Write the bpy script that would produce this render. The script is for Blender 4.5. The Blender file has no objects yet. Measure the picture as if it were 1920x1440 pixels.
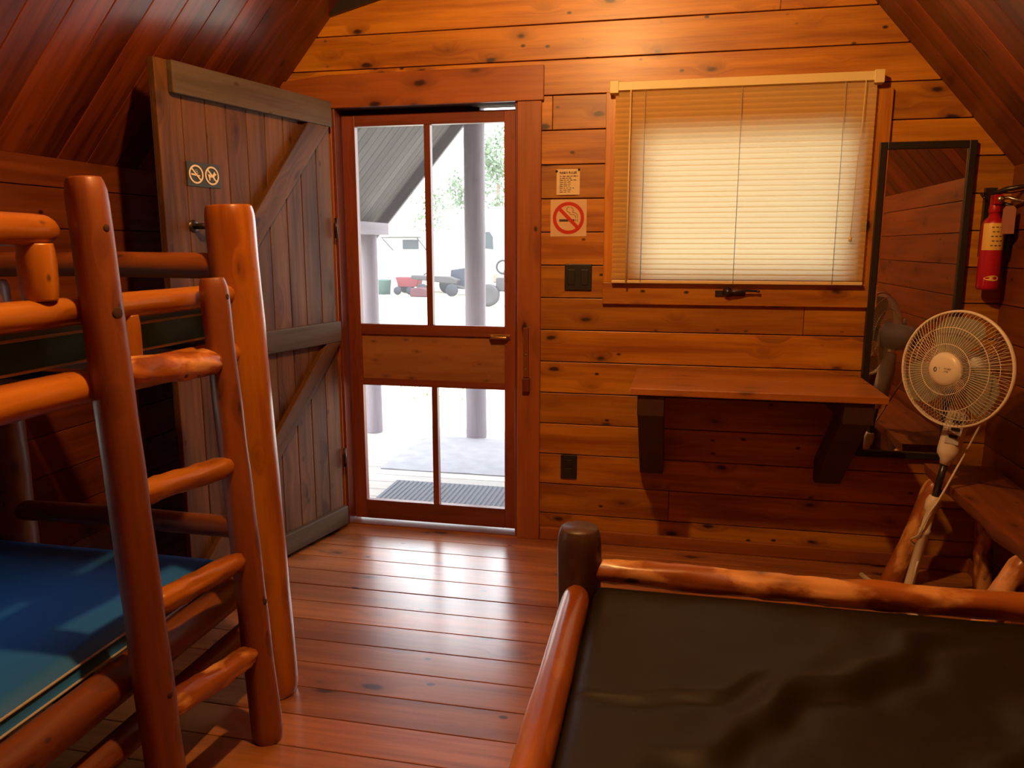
import bpy, math, random
from mathutils import Vector, Matrix, noise
random.seed(7)
SC = bpy.context.scene
COL = SC.collection
PI = math.pi
V = Vector

# ---------------------------------------------------------------- camera
cam_data = bpy.data.cameras.new('camera')
cam = bpy.data.objects.new('camera', cam_data); COL.objects.link(cam)
cam.location = (0.0, -3.383, 1.339)
cam.rotation_euler = (math.radians(90 - 10.077), 0.0, math.radians(11.98))
cam_data.sensor_width = 36.0
cam_data.lens = 1451.7 / 1920 * 36.0
cam_data.clip_start = 0.02
SC.camera = cam
SC.view_settings.view_transform = 'Standard'
SC.view_settings.look = 'None'
SC.view_settings.gamma = 1.0
SC.view_settings.exposure = 0.0
SC.view_settings.use_curve_mapping = False
SC.cycles.use_denoising = True
SC.cycles.max_bounces = 10
SC.cycles.diffuse_bounces = 3
SC.cycles.glossy_bounces = 5
SC.cycles.transmission_bounces = 6
SC.cycles.transparent_max_bounces = 16
SC.cycles.sample_clamp_indirect = 6.0
SC.cycles.caustics_reflective = False
SC.cycles.caustics_refractive = False

# ---------------------------------------------------------------- sky and sun
world = bpy.data.worlds.new('sky'); SC.world = world
world.use_nodes = True
bg = world.node_tree.nodes['Background']
bg.inputs['Color'].default_value = (0.93, 0.96, 1.0, 1)
bg.inputs['Strength'].default_value = 6.0
sun_d = bpy.data.lights.new('sun', 'SUN'); sun_d.energy = 4.0; sun_d.angle = math.radians(1.0)
sun_d.color = (1.0, 0.95, 0.86)
sun = bpy.data.objects.new('sun', sun_d); COL.objects.link(sun)
sun.rotation_euler = (math.radians(12), math.radians(42), 0)   # from the right of the cabin, a little behind it
# daylight portals in the openings the daylight comes through
def portal(name, loc, rot, sx, sy):
    d = bpy.data.lights.new(name, 'AREA'); d.shape = 'RECTANGLE'; d.size = sx; d.size_y = sy
    d.cycles.is_portal = True
    o = bpy.data.objects.new(name, d); COL.objects.link(o); o.location = loc; o.rotation_euler = rot
portal('door_portal', (-1.11, 0.14, 0.97), (PI/2, 0, 0), 0.86, 1.96)
portal('window_portal', (0.24, 0.14, 1.5), (PI/2, 0, 0), 0.92, 0.68)
portal('added_window_portal', (-2.26, -2.15, 0.74), (0, PI/2, 0), 0.24, 0.6)  # guides daylight through the added, unseen side window

# ---------------------------------------------------------------- room numbers
XL, XR = -2.13, 1.24          # side walls
YB = -3.80                    # back wall
ZE = 1.64                     # height where roof meets side walls
XM = (XL + XR) / 2; SL = 1.15
ZR = ZE + SL * (XM - XL)      # ridge
BULB = (-0.39, -1.98, 2.62)

# ---------------------------------------------------------------- node helpers
def new_mat(name):
    m = bpy.data.materials.new(name); m.use_nodes = True
    nt = m.node_tree
    return m, nt, nt.nodes['Principled BSDF']
def nd(nt, t, **kw):
    n = nt.nodes.new(t)
    for k, v in kw.items():
        if k.startswith('i_'): n.inputs[k[2:].replace('_', ' ')].default_value = v
        else: setattr(n, k, v)
    return n
def lk(nt, a, b): nt.links.new(a, b)
def plain(name, col, rough=0.5, metal=0.0, noise_amt=0.12, scale=25, spec=0.5, bump=0.0, coat=0.0):
    m, nt, b = new_mat(name)
    tc = nd(nt, 'ShaderNodeTexCoord')
    n = nd(nt, 'ShaderNodeTexNoise'); n.inputs['Scale'].default_value = scale; n.inputs['Detail'].default_value = 4
    lk(nt, tc.outputs['Object'], n.inputs['Vector'])
    mx = nd(nt, 'ShaderNodeMix', data_type='RGBA')
    lk(nt, n.outputs['Fac'], mx.inputs['Factor'])
    mx.inputs['A'].default_value = (*[c * (1 - noise_amt) for c in col], 1)
    mx.inputs['B'].default_value = (*[min(1, c * (1 + noise_amt)) for c in col], 1)
    lk(nt, mx.outputs['Result'], b.inputs['Base Color'])
    b.inputs['Roughness'].default_value = rough; b.inputs['Metallic'].default_value = metal
    b.inputs['Specular IOR Level'].default_value = spec
    b.inputs['Coat Weight'].default_value = coat
    if bump:
        bp = nd(nt, 'ShaderNodeBump'); bp.inputs['Strength'].default_value = bump; bp.inputs['Distance'].default_value = 0.003
        lk(nt, n.outputs['Fac'], bp.inputs['Height']); lk(nt, bp.outputs['Normal'], b.inputs['Normal'])
    return m
def wood(name, light, dark, knot=(0.035, 0.008, 0.003), rough=0.38, spec=0.5, coat=0.0, knots=1.0, var=0.28, grain=1.0, kscale=1.0, bump=0.25, crough=0.2, patch=None):
    """wood whose grain follows each board: the mesh carries 'gc' (along, across, deep) and 'rnd' (one number per board)"""
    m, nt, b = new_mat(name)
    gc = nd(nt, 'ShaderNodeAttribute', attribute_name='gc')
    rn = nd(nt, 'ShaderNodeAttribute', attribute_name='rnd')
    mp = nd(nt, 'ShaderNodeMapping'); mp.inputs['Scale'].default_value = (1.6, 34 * grain, 34 * grain)
    lk(nt, gc.outputs['Vector'], mp.inputs['Vector'])
    # knots first: they also bend the grain
    mk = nd(nt, 'ShaderNodeMapping'); mk.inputs['Scale'].default_value = (3.4 * kscale, 7.5 * kscale, 7.5 * kscale)
    lk(nt, gc.outputs['Vector'], mk.inputs['Vector'])
    wn = nd(nt, 'ShaderNodeTexNoise'); wn.inputs['Scale'].default_value = 3.0; wn.inputs['Detail'].default_value = 2
    lk(nt, mk.outputs['Vector'], wn.inputs['Vector'])
    wa = nd(nt, 'ShaderNodeVectorMath', operation='MULTIPLY_ADD')
    lk(nt, wn.outputs['Color'], wa.inputs[0]); wa.inputs[1].default_value = (.16, .16, .16); lk(nt, mk.outputs['Vector'], wa.inputs[2])
    vo = nd(nt, 'ShaderNodeTexVoronoi', feature='F1'); vo.inputs['Scale'].default_value = 1.0
    lk(nt, wa.outputs['Vector'], vo.inputs['Vector'])
    core = nd(nt, 'ShaderNodeMapRange', interpolation_type='SMOOTHSTEP'); core.inputs['From Min'].default_value = 0.06; core.inputs['From Max'].default_value = 0.15
    core.inputs['To Min'].default_value = 1.0; core.inputs['To Max'].default_value = 0.0
    lk(nt, vo.outputs['Distance'], core.inputs['Value'])
    halo = nd(nt, 'ShaderNodeMapRange', interpolation_type='SMOOTHSTEP'); halo.inputs['From Min'].default_value = 0.08; halo.inputs['From Max'].default_value = 0.42
    halo.inputs['To Min'].default_value = 1.0; halo.inputs['To Max'].default_value = 0.0
    lk(nt, vo.outputs['Distance'], halo.inputs['Value'])
    # only some cells carry a knot
    sep = nd(nt, 'ShaderNodeSeparateColor'); lk(nt, vo.outputs['Color'], sep.inputs['Color'])
    gt = nd(nt, 'ShaderNodeMath', operation='GREATER_THAN'); lk(nt, sep.outputs['Red'], gt.inputs[0]); gt.inputs[1].default_value = 0.18
    c2 = nd(nt, 'ShaderNodeMath', operation='MULTIPLY'); lk(nt, core.outputs['Result'], c2.inputs[0]); lk(nt, gt.outputs[0], c2.inputs[1])
    h2 = nd(nt, 'ShaderNodeMath', operation='MULTIPLY'); lk(nt, halo.outputs['Result'], h2.inputs[0]); lk(nt, gt.outputs[0], h2.inputs[1])
    # grain
    ad = nd(nt, 'ShaderNodeVectorMath', operation='MULTIPLY_ADD')
    cmb = nd(nt, 'ShaderNodeCombineXYZ'); lk(nt, h2.outputs[0], cmb.inputs['Y'])
    lk(nt, cmb.outputs[0], ad.inputs[0]); ad.inputs[1].default_value = (0, 1.4, 0); lk(nt, mp.outputs['Vector'], ad.inputs[2])
    g = nd(nt, 'ShaderNodeTexNoise'); g.inputs['Scale'].default_value = 1.0; g.inputs['Detail'].default_value = 5; g.inputs['Roughness'].default_value = .62
    lk(nt, ad.outputs['Vector'], g.inputs['Vector'])
    mp2 = nd(nt, 'ShaderNodeMapping'); mp2.inputs['Scale'].default_value = (1.3, 9, 9); mp2.inputs['Location'].default_value = (3, 7, 1)
    lk(nt, gc.outputs['Vector'], mp2.inputs['Vector'])
    g2 = nd(nt, 'ShaderNodeTexNoise'); g2.inputs['Scale'].default_value = 1.0; g2.inputs['Detail'].default_value = 3
    lk(nt, mp2.outputs['Vector'], g2.inputs['Vector'])
    a1 = nd(nt, 'ShaderNodeMath', operation='MULTIPLY_ADD'); lk(nt, g2.outputs['Fac'], a1.inputs[0]); a1.inputs[1].default_value = 0.9
    m1 = nd(nt, 'ShaderNodeMath', operation='MULTIPLY'); lk(nt, g.outputs['Fac'], m1.inputs[0]); m1.inputs[1].default_value = 0.9
    lk(nt, m1.outputs[0], a1.inputs[2])
    rg = nd(nt, 'ShaderNodeMapRange'); rg.inputs['From Min'].default_value = 0.70; rg.inputs['From Max'].default_value = 1.08
    lk(nt, a1.outputs[0], rg.inputs['Value'])
    mx = nd(nt, 'ShaderNodeMix', data_type='RGBA'); lk(nt, rg.outputs['Result'], mx.inputs['Factor'])
    mx.inputs['A'].default_value = (*dark, 1); mx.inputs['B'].default_value = (*light, 1)
    col = mx.outputs['Result']
    if patch:   # pale bark-like flecks left by the draw knife
        pn = nd(nt, 'ShaderNodeTexNoise'); pn.inputs['Scale'].default_value = 1.0; pn.inputs['Detail'].default_value = 5
        mp3 = nd(nt, 'ShaderNodeMapping'); mp3.inputs['Scale'].default_value = (7, 14, 14); lk(nt, gc.outputs['Vector'], mp3.inputs['Vector'])
        lk(nt, mp3.outputs['Vector'], pn.inputs['Vector'])
        pr = nd(nt, 'ShaderNodeMapRange'); pr.inputs['From Min'].default_value = .50; pr.inputs['From Max'].default_value = .60
        lk(nt, pn.outputs['Fac'], pr.inputs['Value'])
        pm = nd(nt, 'ShaderNodeMix', data_type='RGBA'); lk(nt, pr.outputs['Result'], pm.inputs['Factor'])
        lk(nt, col, pm.inputs['A']); pm.inputs['B'].default_value = (*patch, 1); col = pm.outputs['Result']
    # board to board difference
    bv = nd(nt, 'ShaderNodeMapRange'); bv.inputs['To Min'].default_value = 1 - var; bv.inputs['To Max'].default_value = 1 + var * .6
    lk(nt, rn.outputs['Fac'], bv.inputs['Value'])
    sc = nd(nt, 'ShaderNodeVectorMath', operation='SCALE'); lk(nt, col, sc.inputs[0]); lk(nt, bv.outputs['Result'], sc.inputs['Scale'])
    hm = nd(nt, 'ShaderNodeMath', operation='MULTIPLY'); lk(nt, h2.outputs[0], hm.inputs[0]); hm.inputs[1].default_value = 0.5 * knots
    mh = nd(nt, 'ShaderNodeMix', data_type='RGBA'); lk(nt, hm.outputs[0], mh.inputs['Factor'])
    lk(nt, sc.outputs['Vector'], mh.inputs['A']); mh.inputs['B'].default_value = (*[(a + c) * .5 for a, c in zip(dark, knot)], 1)
    mpk = nd(nt, 'ShaderNodeMapping'); mpk.inputs['Scale'].default_value = (6.5 * kscale, 11 * kscale, 11 * kscale); mpk.inputs['Location'].default_value = (5, 3, 8)
    lk(nt, gc.outputs['Vector'], mpk.inputs['Vector'])
    vp = nd(nt, 'ShaderNodeTexVoronoi', feature='F1'); vp.inputs['Scale'].default_value = 1.0; lk(nt, mpk.outputs['Vector'], vp.inputs['Vector'])
    pk = nd(nt, 'ShaderNodeMapRange', interpolation_type='SMOOTHSTEP'); pk.inputs['From Min'].default_value = .05; pk.inputs['From Max'].default_value = .13
    pk.inputs['To Min'].default_value = 1.0; pk.inputs['To Max'].default_value = 0.0; lk(nt, vp.outputs['Distance'], pk.inputs['Value'])
    sp2 = nd(nt, 'ShaderNodeSeparateColor'); lk(nt, vp.outputs['Color'], sp2.inputs['Color'])
    gp = nd(nt, 'ShaderNodeMath', operation='GREATER_THAN'); lk(nt, sp2.outputs['Green'], gp.inputs[0]); gp.inputs[1].default_value = .35
    pk2 = nd(nt, 'ShaderNodeMath', operation='MULTIPLY'); lk(nt, pk.outputs['Result'], pk2.inputs[0]); lk(nt, gp.outputs[0], pk2.inputs[1])
    kx = nd(nt, 'ShaderNodeMath', operation='MAXIMUM'); lk(nt, c2.outputs[0], kx.inputs[0]); lk(nt, pk2.outputs[0], kx.inputs[1])
    km = nd(nt, 'ShaderNodeMath', operation='MULTIPLY'); lk(nt, kx.outputs[0], km.inputs[0]); km.inputs[1].default_value = min(1, knots)
    mk2 = nd(nt, 'ShaderNodeMix', data_type='RGBA'); lk(nt, km.outputs[0], mk2.inputs['Factor'])
    lk(nt, mh.outputs['Result'], mk2.inputs['A']); mk2.inputs['B'].default_value = (*knot, 1)
    lk(nt, mk2.outputs['Result'], b.inputs['Base Color'])
    b.inputs['Roughness'].default_value = rough
    b.inputs['Specular IOR Level'].default_value = spec
    b.inputs['Coat Weight'].default_value = coat; b.inputs['Coat Roughness'].default_value = crough; b.inputs['Coat IOR'].default_value = 1.5 if coat < 1 else 1.75
    bp = nd(nt, 'ShaderNodeBump'); bp.inputs['Strength'].default_value = bump; bp.inputs['Distance'].default_value = 0.002
    lk(nt, a1.outputs[0], bp.inputs['Height']); lk(nt, bp.outputs['Normal'], b.inputs['Normal'])
    return m

M = {}
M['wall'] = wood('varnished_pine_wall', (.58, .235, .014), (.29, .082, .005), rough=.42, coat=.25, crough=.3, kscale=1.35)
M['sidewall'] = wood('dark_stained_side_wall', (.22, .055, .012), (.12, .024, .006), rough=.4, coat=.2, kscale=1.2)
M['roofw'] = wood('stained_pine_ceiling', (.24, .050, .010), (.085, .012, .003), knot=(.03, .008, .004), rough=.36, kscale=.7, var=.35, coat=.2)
M['floor'] = wood('varnished_floor_board', (.52, .20, .058), (.27, .085, .024), rough=.30, spec=.9, coat=1.0, crough=.24, var=.22, bump=.12)
M['trim'] = wood('reddish_pine_trim', (.34, .105, .024), (.23, .060, .014), rough=.4, coat=.2, kscale=1.1)
M['redtrim'] = wood('dark_red_door_wood', (.26, .060, .024), (.15, .028, .013), rough=.42, knots=.3, coat=.15)
M['board'] = wood('rough_panel_board', (.36, .15, .05), (.25, .09, .028), rough=.6, knots=.5, kscale=3.0, grain=.5)
M['door'] = wood('weathered_door_plank', (.19, .082, .027), (.070, .027, .008), rough=.62, spec=.3, knots=.7, var=.22)
M['brace'] = wood('grey_weathered_brace', (.125, .088, .055), (.070, .047, .029), rough=.65, spec=.3, knots=.6)
M['log'] = wood('peeled_log', (.54, .185, .014), (.26, .062, .005), rough=.33, coat=.4, knots=.9, kscale=1.6, grain=.5, var=.2, bump=.5)
M['logred'] = wood('dark_peeled_log', (.28, .078, .014), (.13, .028, .006), rough=.48, coat=.12, knots=.9, kscale=1.8, grain=.5, var=.15, bump=.8)
M['logbark'] = wood('flecked_peeled_log', (.44, .135, .018), (.20, .042, .007), rough=.4, coat=.3, knots=1.0, kscale=1.8, grain=.5, var=.15, bump=.8, patch=(.74, .36, .11))
M['darklog'] = wood('dark_bark_post', (.10, .052, .030), (.060, .028, .017), rough=.5, coat=.1, knots=.4, kscale=1.6, grain=.5, var=.1, bump=.6)
M['shelf'] = wood('shelf_board', (.40, .14, .022), (.28, .085, .012), rough=.36, coat=.3, knots=.6)
M['bracket'] = wood('dark_stained_beam', (.055, .018, .009), (.032, .010, .005), rough=.55, knots=.2)
M['soffit'] = wood('grey_porch_soffit', (.105, .098, .092), (.075, .070, .066), rough=.7, spec=.2, knots=.15, coat=0)
M['porchpost'] = wood('grey_porch_post', (.22, .19, .22), (.16, .135, .16), knot=(.08, .07, .07), rough=.6, spec=.3, knots=.3)
M['deck'] = wood('pale_deck_boards', (.52, .50, .46), (.40, .38, .35), knot=(.25, .22, .2), rough=.7, spec=.3, knots=.3)
M['black'] = plain('black_plastic', (.012, .012, .013), .42)
M['blackframe'] = plain('black_frame', (.020, .015, .013), .38)
M['gap'] = plain('dark_gap', (.05, .016, .006), .9)
M['outw'] = plain('outer_wall', (.2, .13, .09), .8)
M['cream'] = plain('cream_plastic', (.74, .66, .50), .35, noise_amt=.04)
M['greyplastic'] = plain('grey_plastic', (.50, .50, .50), .35, noise_amt=.04)
M['darkpole'] = plain('dark_pole', (.020, .016, .015), .3)
M['headrail'] = plain('cream_blind_rail', (.78, .62, .28), .4, noise_amt=.04)
M['metal'] = plain('grey_metal', (.45, .42, .38), .3, metal=1.0)
M['brass'] = plain('brass', (.62, .40, .12), .32, metal=1.0)
M['darkmetal'] = plain('dark_metal', (.07, .055, .05), .35, metal=.8)
M['red'] = plain('red_enamel', (.42, .006, .018), .28, coat=.5, noise_amt=.04)
M['ylabel'] = plain('yellow_label', (.80, .52, .12), .4, noise_amt=.05)
M['tag'] = plain('brown_tag', (.30, .10, .05), .6)
M['ink'] = plain('dark_ink', (.05, .025, .012), .6)
M['paper'] = plain('cream_paper', (.76, .60, .36), .6, noise_amt=.03)
M['signback'] = plain('pale_sign_sheet', (.72, .52, .32), .25, noise_amt=.03, coat=.4)
M['signred'] = plain('sign_red', (.55, .035, .018), .3, noise_amt=.05, coat=.4)
M['signdark'] = plain('dark_door_sign', (.035, .045, .045), .4)
M['signcream'] = plain('sign_cream', (.85, .72, .45), .5, noise_amt=.03)
M['vinyl_dark'] = plain('dark_olive_vinyl', (.0095, .0070, .0028), .50, spec=.30, noise_amt=.12, scale=9, bump=.12)
M['vinyl_blue'] = plain('blue_vinyl', (.022, .155, .50), .5, noise_amt=.06, scale=14, bump=.1, spec=.4)
M['vinyl_teal'] = plain('teal_vinyl', (.020, .16, .40), .5, noise_amt=.06, scale=14, bump=.1, spec=.4)
M['piping'] = plain('pale_piping', (.45, .42, .34), .5)
M['rug'] = plain('grey_rug', (.30, .31, .34), .95, noise_amt=.3, scale=11)
M['mat'] = plain('blue_grey_mat', (.11, .135, .165), .95, noise_amt=.4, scale=160)
M['ground'] = plain('pale_ground', (.60, .57, .47), .95, noise_amt=.25, scale=1.6)
M['grass'] = plain('yellow_green_grass', (.16, .22, .08), .9, noise_amt=.3, scale=3)
M['leaf'] = plain('leaf_green', (.15, .22, .14), .7, noise_amt=.4, scale=2)
M['bark'] = plain('bark', (.25, .2, .16), .9)
M['white'] = plain('white_paint', (.80, .80, .80), .4, noise_amt=.03)
M['glassdark'] = plain('dark_window', (.03, .045, .05), .15)
M['rubber'] = plain('rubber', (.030, .036, .045), .8)
M['tarp'] = plain('slate_tarp', (.035, .045, .065), .7, noise_amt=.3, scale=3)
M['boat'] = plain('grey_trailer_body', (.05, .05, .055), .5)
M['teal'] = plain('teal_bin', (.05, .10, .095), .5)
M['wagonred'] = plain('faded_red', (.16, .022, .03), .5)
M['maroon'] = plain('maroon', (.07, .018, .026), .6)
M['concrete'] = plain('concrete', (.45, .45, .43), .9)

def emis(name, col, strength):
    m, nt, b = new_mat(name)
    b.inputs['Base Color'].default_value = (1, .9, .7, 1)
    b.inputs['Emission Color'].default_value = (*col, 1); b.inputs['Emission Strength'].default_value = strength
    return m
M['bulb'] = emis('glowing_bulb', (1.0, .52, .17), 1950)
# fly screen: fine mesh seen as a thin veil
m, nt, b = new_mat('fly_screen')
tr = nd(nt, 'ShaderNodeBsdfTransparent'); df = nd(nt, 'ShaderNodeBsdfDiffuse'); df.inputs['Color'].default_value = (.45, .46, .5, 1)
tlx = nd(nt, 'ShaderNodeBsdfTranslucent'); tlx.inputs['Color'].default_value = (.62, .60, .68, 1)
ms0 = nd(nt, 'ShaderNodeMixShader'); ms0.inputs['Fac'].default_value = .6; lk(nt, df.outputs[0], ms0.inputs[1]); lk(nt, tlx.outputs[0], ms0.inputs[2]); df = ms0
ms = nd(nt, 'ShaderNodeMixShader'); ms.inputs['Fac'].default_value = .125
lk(nt, tr.outputs[0], ms.inputs[1]); lk(nt, df.outputs[0], ms.inputs[2]); lk(nt, ms.outputs[0], nt.nodes['Material Output'].inputs['Surface'])
M['screen'] = m
# window glass (thin)
m, nt, b = new_mat('window_glass')
tr = nd(nt, 'ShaderNodeBsdfTransparent'); tr.inputs['Color'].default_value = (.93, .95, .95, 1); gl = nd(nt, 'ShaderNodeBsdfGlossy'); gl.inputs['Roughness'].default_value = .03
fr = nd(nt, 'ShaderNodeFresnel'); ms = nd(nt, 'ShaderNodeMixShader')
lk(nt, fr.outputs[0], ms.inputs['Fac']); lk(nt, tr.outputs[0], ms.inputs[1]); lk(nt, gl.outputs[0], ms.inputs[2]); lk(nt, ms.outputs[0], nt.nodes['Material Output'].inputs['Surface'])
M['glass'] = m
# blind slats let daylight glow through
m, nt, b = new_mat('blind_slat')
df = nd(nt, 'ShaderNodeBsdfDiffuse'); df.inputs['Color'].default_value = (.95, .74, .32, 1)
tl = nd(nt, 'ShaderNodeBsdfTranslucent'); tl.inputs['Color'].default_value = (.95, .80, .50, 1)
ms = nd(nt, 'ShaderNodeMixShader'); ms.inputs['Fac'].default_value = .62
lk(nt, df.outputs[0], ms.inputs[1]); lk(nt, tl.outputs[0], ms.inputs[2]); lk(nt, ms.outputs[0], nt.nodes['Material Output'].inputs['Surface'])
M['slat'] = m
# mirror
m, nt, b = new_mat('mirror_glass')
b.inputs['Base Color'].default_value = (.86, .85, .84, 1); b.inputs['Metallic'].default_value = 1; b.inputs['Roughness'].default_value = .015
M['mirror'] = m
# fan blades: smoky translucent plastic
m, nt, b = new_mat('smoky_blade_plastic')
b.inputs['Base Color'].default_value = (.27, .26, .18, 1); b.inputs['Roughness'].default_value = .25; b.inputs['Alpha'].default_value = .84
M['blade'] = m

# ---------------------------------------------------------------- mesh builder (all in world metres)
class MB:
    def __init__(s): s.v = []; s.f = []; s.gc = []; s.rnd = []; s.smooth = []
    def add(s, vs, fs, gcs=None, rnd=None, smooth=False):
        o = len(s.v); r = random.random() if rnd is None else rnd
        off = V((random.uniform(0, 60), random.uniform(0, 60), random.uniform(0, 60)))
        s.v += [V(v) for v in vs]
        s.gc += [V(g) + off for g in (gcs if gcs else vs)]
        for f in fs: s.f.append([i + o for i in f]); s.rnd.append(r); s.smooth.append(smooth)
        return s
    def box(s, p0, p1, ax='x', rnd=None):
        x0, y0, z0 = [min(a, b) for a, b in zip(p0, p1)]; x1, y1, z1 = [max(a, b) for a, b in zip(p0, p1)]
        vs = [(x, y, z) for x in (x0, x1) for y in (y0, y1) for z in (z0, z1)]
        fs = [(0, 1, 3, 2), (4, 6, 7, 5), (0, 4, 5, 1), (2, 3, 7, 6), (0, 2, 6, 4), (1, 5, 7, 3)]
        k = {'x': (0, 1, 2), 'y': (1, 2, 0), 'z': (2, 0, 1)}[ax]
        return s.add(vs, fs, [(v[k[0]], v[k[1]], v[k[2]]) for v in vs], rnd)
    def beam(s, a, b, w, h, up=(0, 0, 1), rnd=None, ea=None, eb=None):
        """square timber from a to b, w wide (sideways), h high (along up)"""
        a, b = V(a), V(b); d = (b - a).normalized(); u = V(up); u = (u - d * u.dot(d)).normalized(); n = d.cross(u)
        vs = []; g = []; L = (b - a).length
        for t, p in ((0, a), (L, b)):
            for i in (-1, 1):
                for j in (-1, 1): vs.append(p + n * i * w / 2 + u * j * h / 2); g.append((t, i * w / 2, j * h / 2))
        fs = [(0, 1, 3, 2), (4, 6, 7, 5), (0, 4, 5, 1), (2, 3, 7, 6), (0, 2, 6, 4), (1, 5, 7, 3)]
        return s.add(vs, fs, g, rnd)
    def prism(s, poly, p, ex, ey, depth, rnd=None):
        """flat outline in the (ex, ey) plane at p, thickened along ex x ey"""
        p = V(p); ex = V(ex); ey = V(ey); n = ex.cross(ey).normalized() * depth; N = len(poly)
        vs = [p + ex * a + ey * b for a, b in poly] + [p + ex * a + ey * b + n for a, b in poly]
        fs = [tuple(reversed(range(N))), tuple(range(N, 2 * N))] + [(i, (i + 1) % N, (i + 1) % N + N, i + N) for i in range(N)]
        return s.add(vs, fs, [(a, b, 0) for a, b in poly] * 2, rnd)
    def tube(s, pts, r, seg=8, closed=False, cap=True, rnd=None):
        pts = [V(p) for p in pts]; n = len(pts); rs = r if isinstance(r, (list, tuple)) else [r] * n
        vs = []; g = []; acc = 0; prev = None
        for i, p in enumerate(pts):
            if closed: t = pts[(i + 1) % n] - pts[i - 1]
            else: t = pts[min(i + 1, n - 1)] - pts[max(i - 1, 0)]
            t.normalize()
            if prev is None:
                u = t.orthogonal().normalized()
            else: u = (prev - t * prev.dot(t)).normalized()
            prev = u; w = t.cross(u)
            if i: acc += (pts[i] - pts[i - 1]).length
            for k in range(seg):
                a = 2 * PI * k / seg; q = u * math.cos(a) * rs[i] + w * math.sin(a) * rs[i]
                vs.append(p + q); g.append((acc, math.cos(a) * rs[i], math.sin(a) * rs[i]))
        fs = []
        for i in range(n if closed else n - 1):
            j = (i + 1) % n
            for k in range(seg): fs.append((i * seg + k, i * seg + (k + 1) % seg, j * seg + (k + 1) % seg, j * seg + k))
        if cap and not closed: fs += [tuple(reversed(range(seg))), tuple((n - 1) * seg + k for k in range(seg))]
        return s.add(vs, fs, g, rnd, True)
    def log(s, a, b, r, r2=None, seg=22, rough=.05, ends=(.35, .35), chop=0.0, bend=0.0, seed=None, rnd=None):
        """peeled log: knife-dressed surface, gently bent, rounded ends"""
        a, b = V(a), V(b); d = b - a; L = d.length; d.normalize(); r2 = r if r2 is None else r2
        u = d.orthogonal().normalized(); w = d.cross(u); sd = random.uniform(0, 99) if seed is None else seed
        n = max(10, int(L / .035)); vs = []; g = []
        ts = [0, .004, .012, .026] + [.05 + (L - .10) * i / n for i in range(n + 1)] + [L - .026, L - .012, L - .004, L]
        bd = (u * math.cos(sd) + w * math.sin(sd)) * bend
        for t in ts:
            e0 = min(1, t / .04); e1 = min(1, (L - t) / .04)
            sh = (1 - ends[0] * (1 - e0) ** 2.2) * (1 - ends[1] * (1 - e1) ** 2.2)
            rr = (r + (r2 - r) * t / L) * sh
            c = a + d * t + bd * math.sin(PI * t / L)
            for k in range(seg):
                an = 2 * PI * k / seg
                q = V((math.cos(an) * 1.6 + sd, math.sin(an) * 1.6, t * 7))
                f = 1 + rough * noise.noise(q) + chop * noise.noise(q * 3.1)
                vs.append(c + (u * math.cos(an) + w * math.sin(an)) * rr * f); g.append((t, math.cos(an) * r, math.sin(an) * r))
        fs = []; m = len(ts)
        for i in range(m - 1):
            for k in range(seg): fs.append((i * seg + k, i * seg + (k + 1) % seg, (i + 1) * seg + (k + 1) % seg, (i + 1) * seg + k))
        fs += [tuple(reversed(range(seg))), tuple((m - 1) * seg + k for k in range(seg))]
        return s.add(vs, fs, g, rnd, True)
    def lathe(s, prof, o, ax=(0, 0, 1), seg=32, rnd=None, a0=0.0, a1=2 * PI, smooth=True):
        """profile of (radius, height) turned about ax through o"""
        o = V(o); ax = V(ax).normalized(); u = ax.orthogonal().normalized()
        if abs(ax.z) > .9: u = (V((1, 0, 0)) - ax * ax.x).normalized()
        w = ax.cross(u); full = abs(a1 - a0 - 2 * PI) < 1e-6; n = seg if full else seg + 1
        vs = []
        for rr, h in prof:
            for k in range(n):
                an = a0 + (a1 - a0) * k / seg
                vs.append(o + ax * h + (u * math.cos(an) + w * math.sin(an)) * max(rr, 1e-5))
        fs = []
        for i in range(len(prof) - 1):
            for k in range(seg): fs.append((i * n + k, i * n + (k + 1) % n, (i + 1) * n + (k + 1) % n, (i + 1) * n + k))
        return s.add(vs, fs, None, rnd, smooth)
    def ring(s, o, ex, ey, R, r, seg=48, mseg=6, R2=None):
        o = V(o); ex = V(ex); ey = V(ey)
        return s.tube([o + ex * R * math.cos(2 * PI * i / seg) + ey * (R2 or R) * math.sin(2 * PI * i / seg) for i in range(seg)], r, mseg, closed=True)
    def grid(s, fn, nu, nv, smooth=True, rnd=None):
        vs = [fn(i / nu, j / nv) for i in range(nu + 1) for j in range(nv + 1)]
        fs = [(i * (nv + 1) + j, (i + 1) * (nv + 1) + j, (i + 1) * (nv + 1) + j + 1, i * (nv + 1) + j + 1) for i in range(nu) for j in range(nv)]
        return s.add(vs, fs, None, rnd, smooth)

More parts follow.
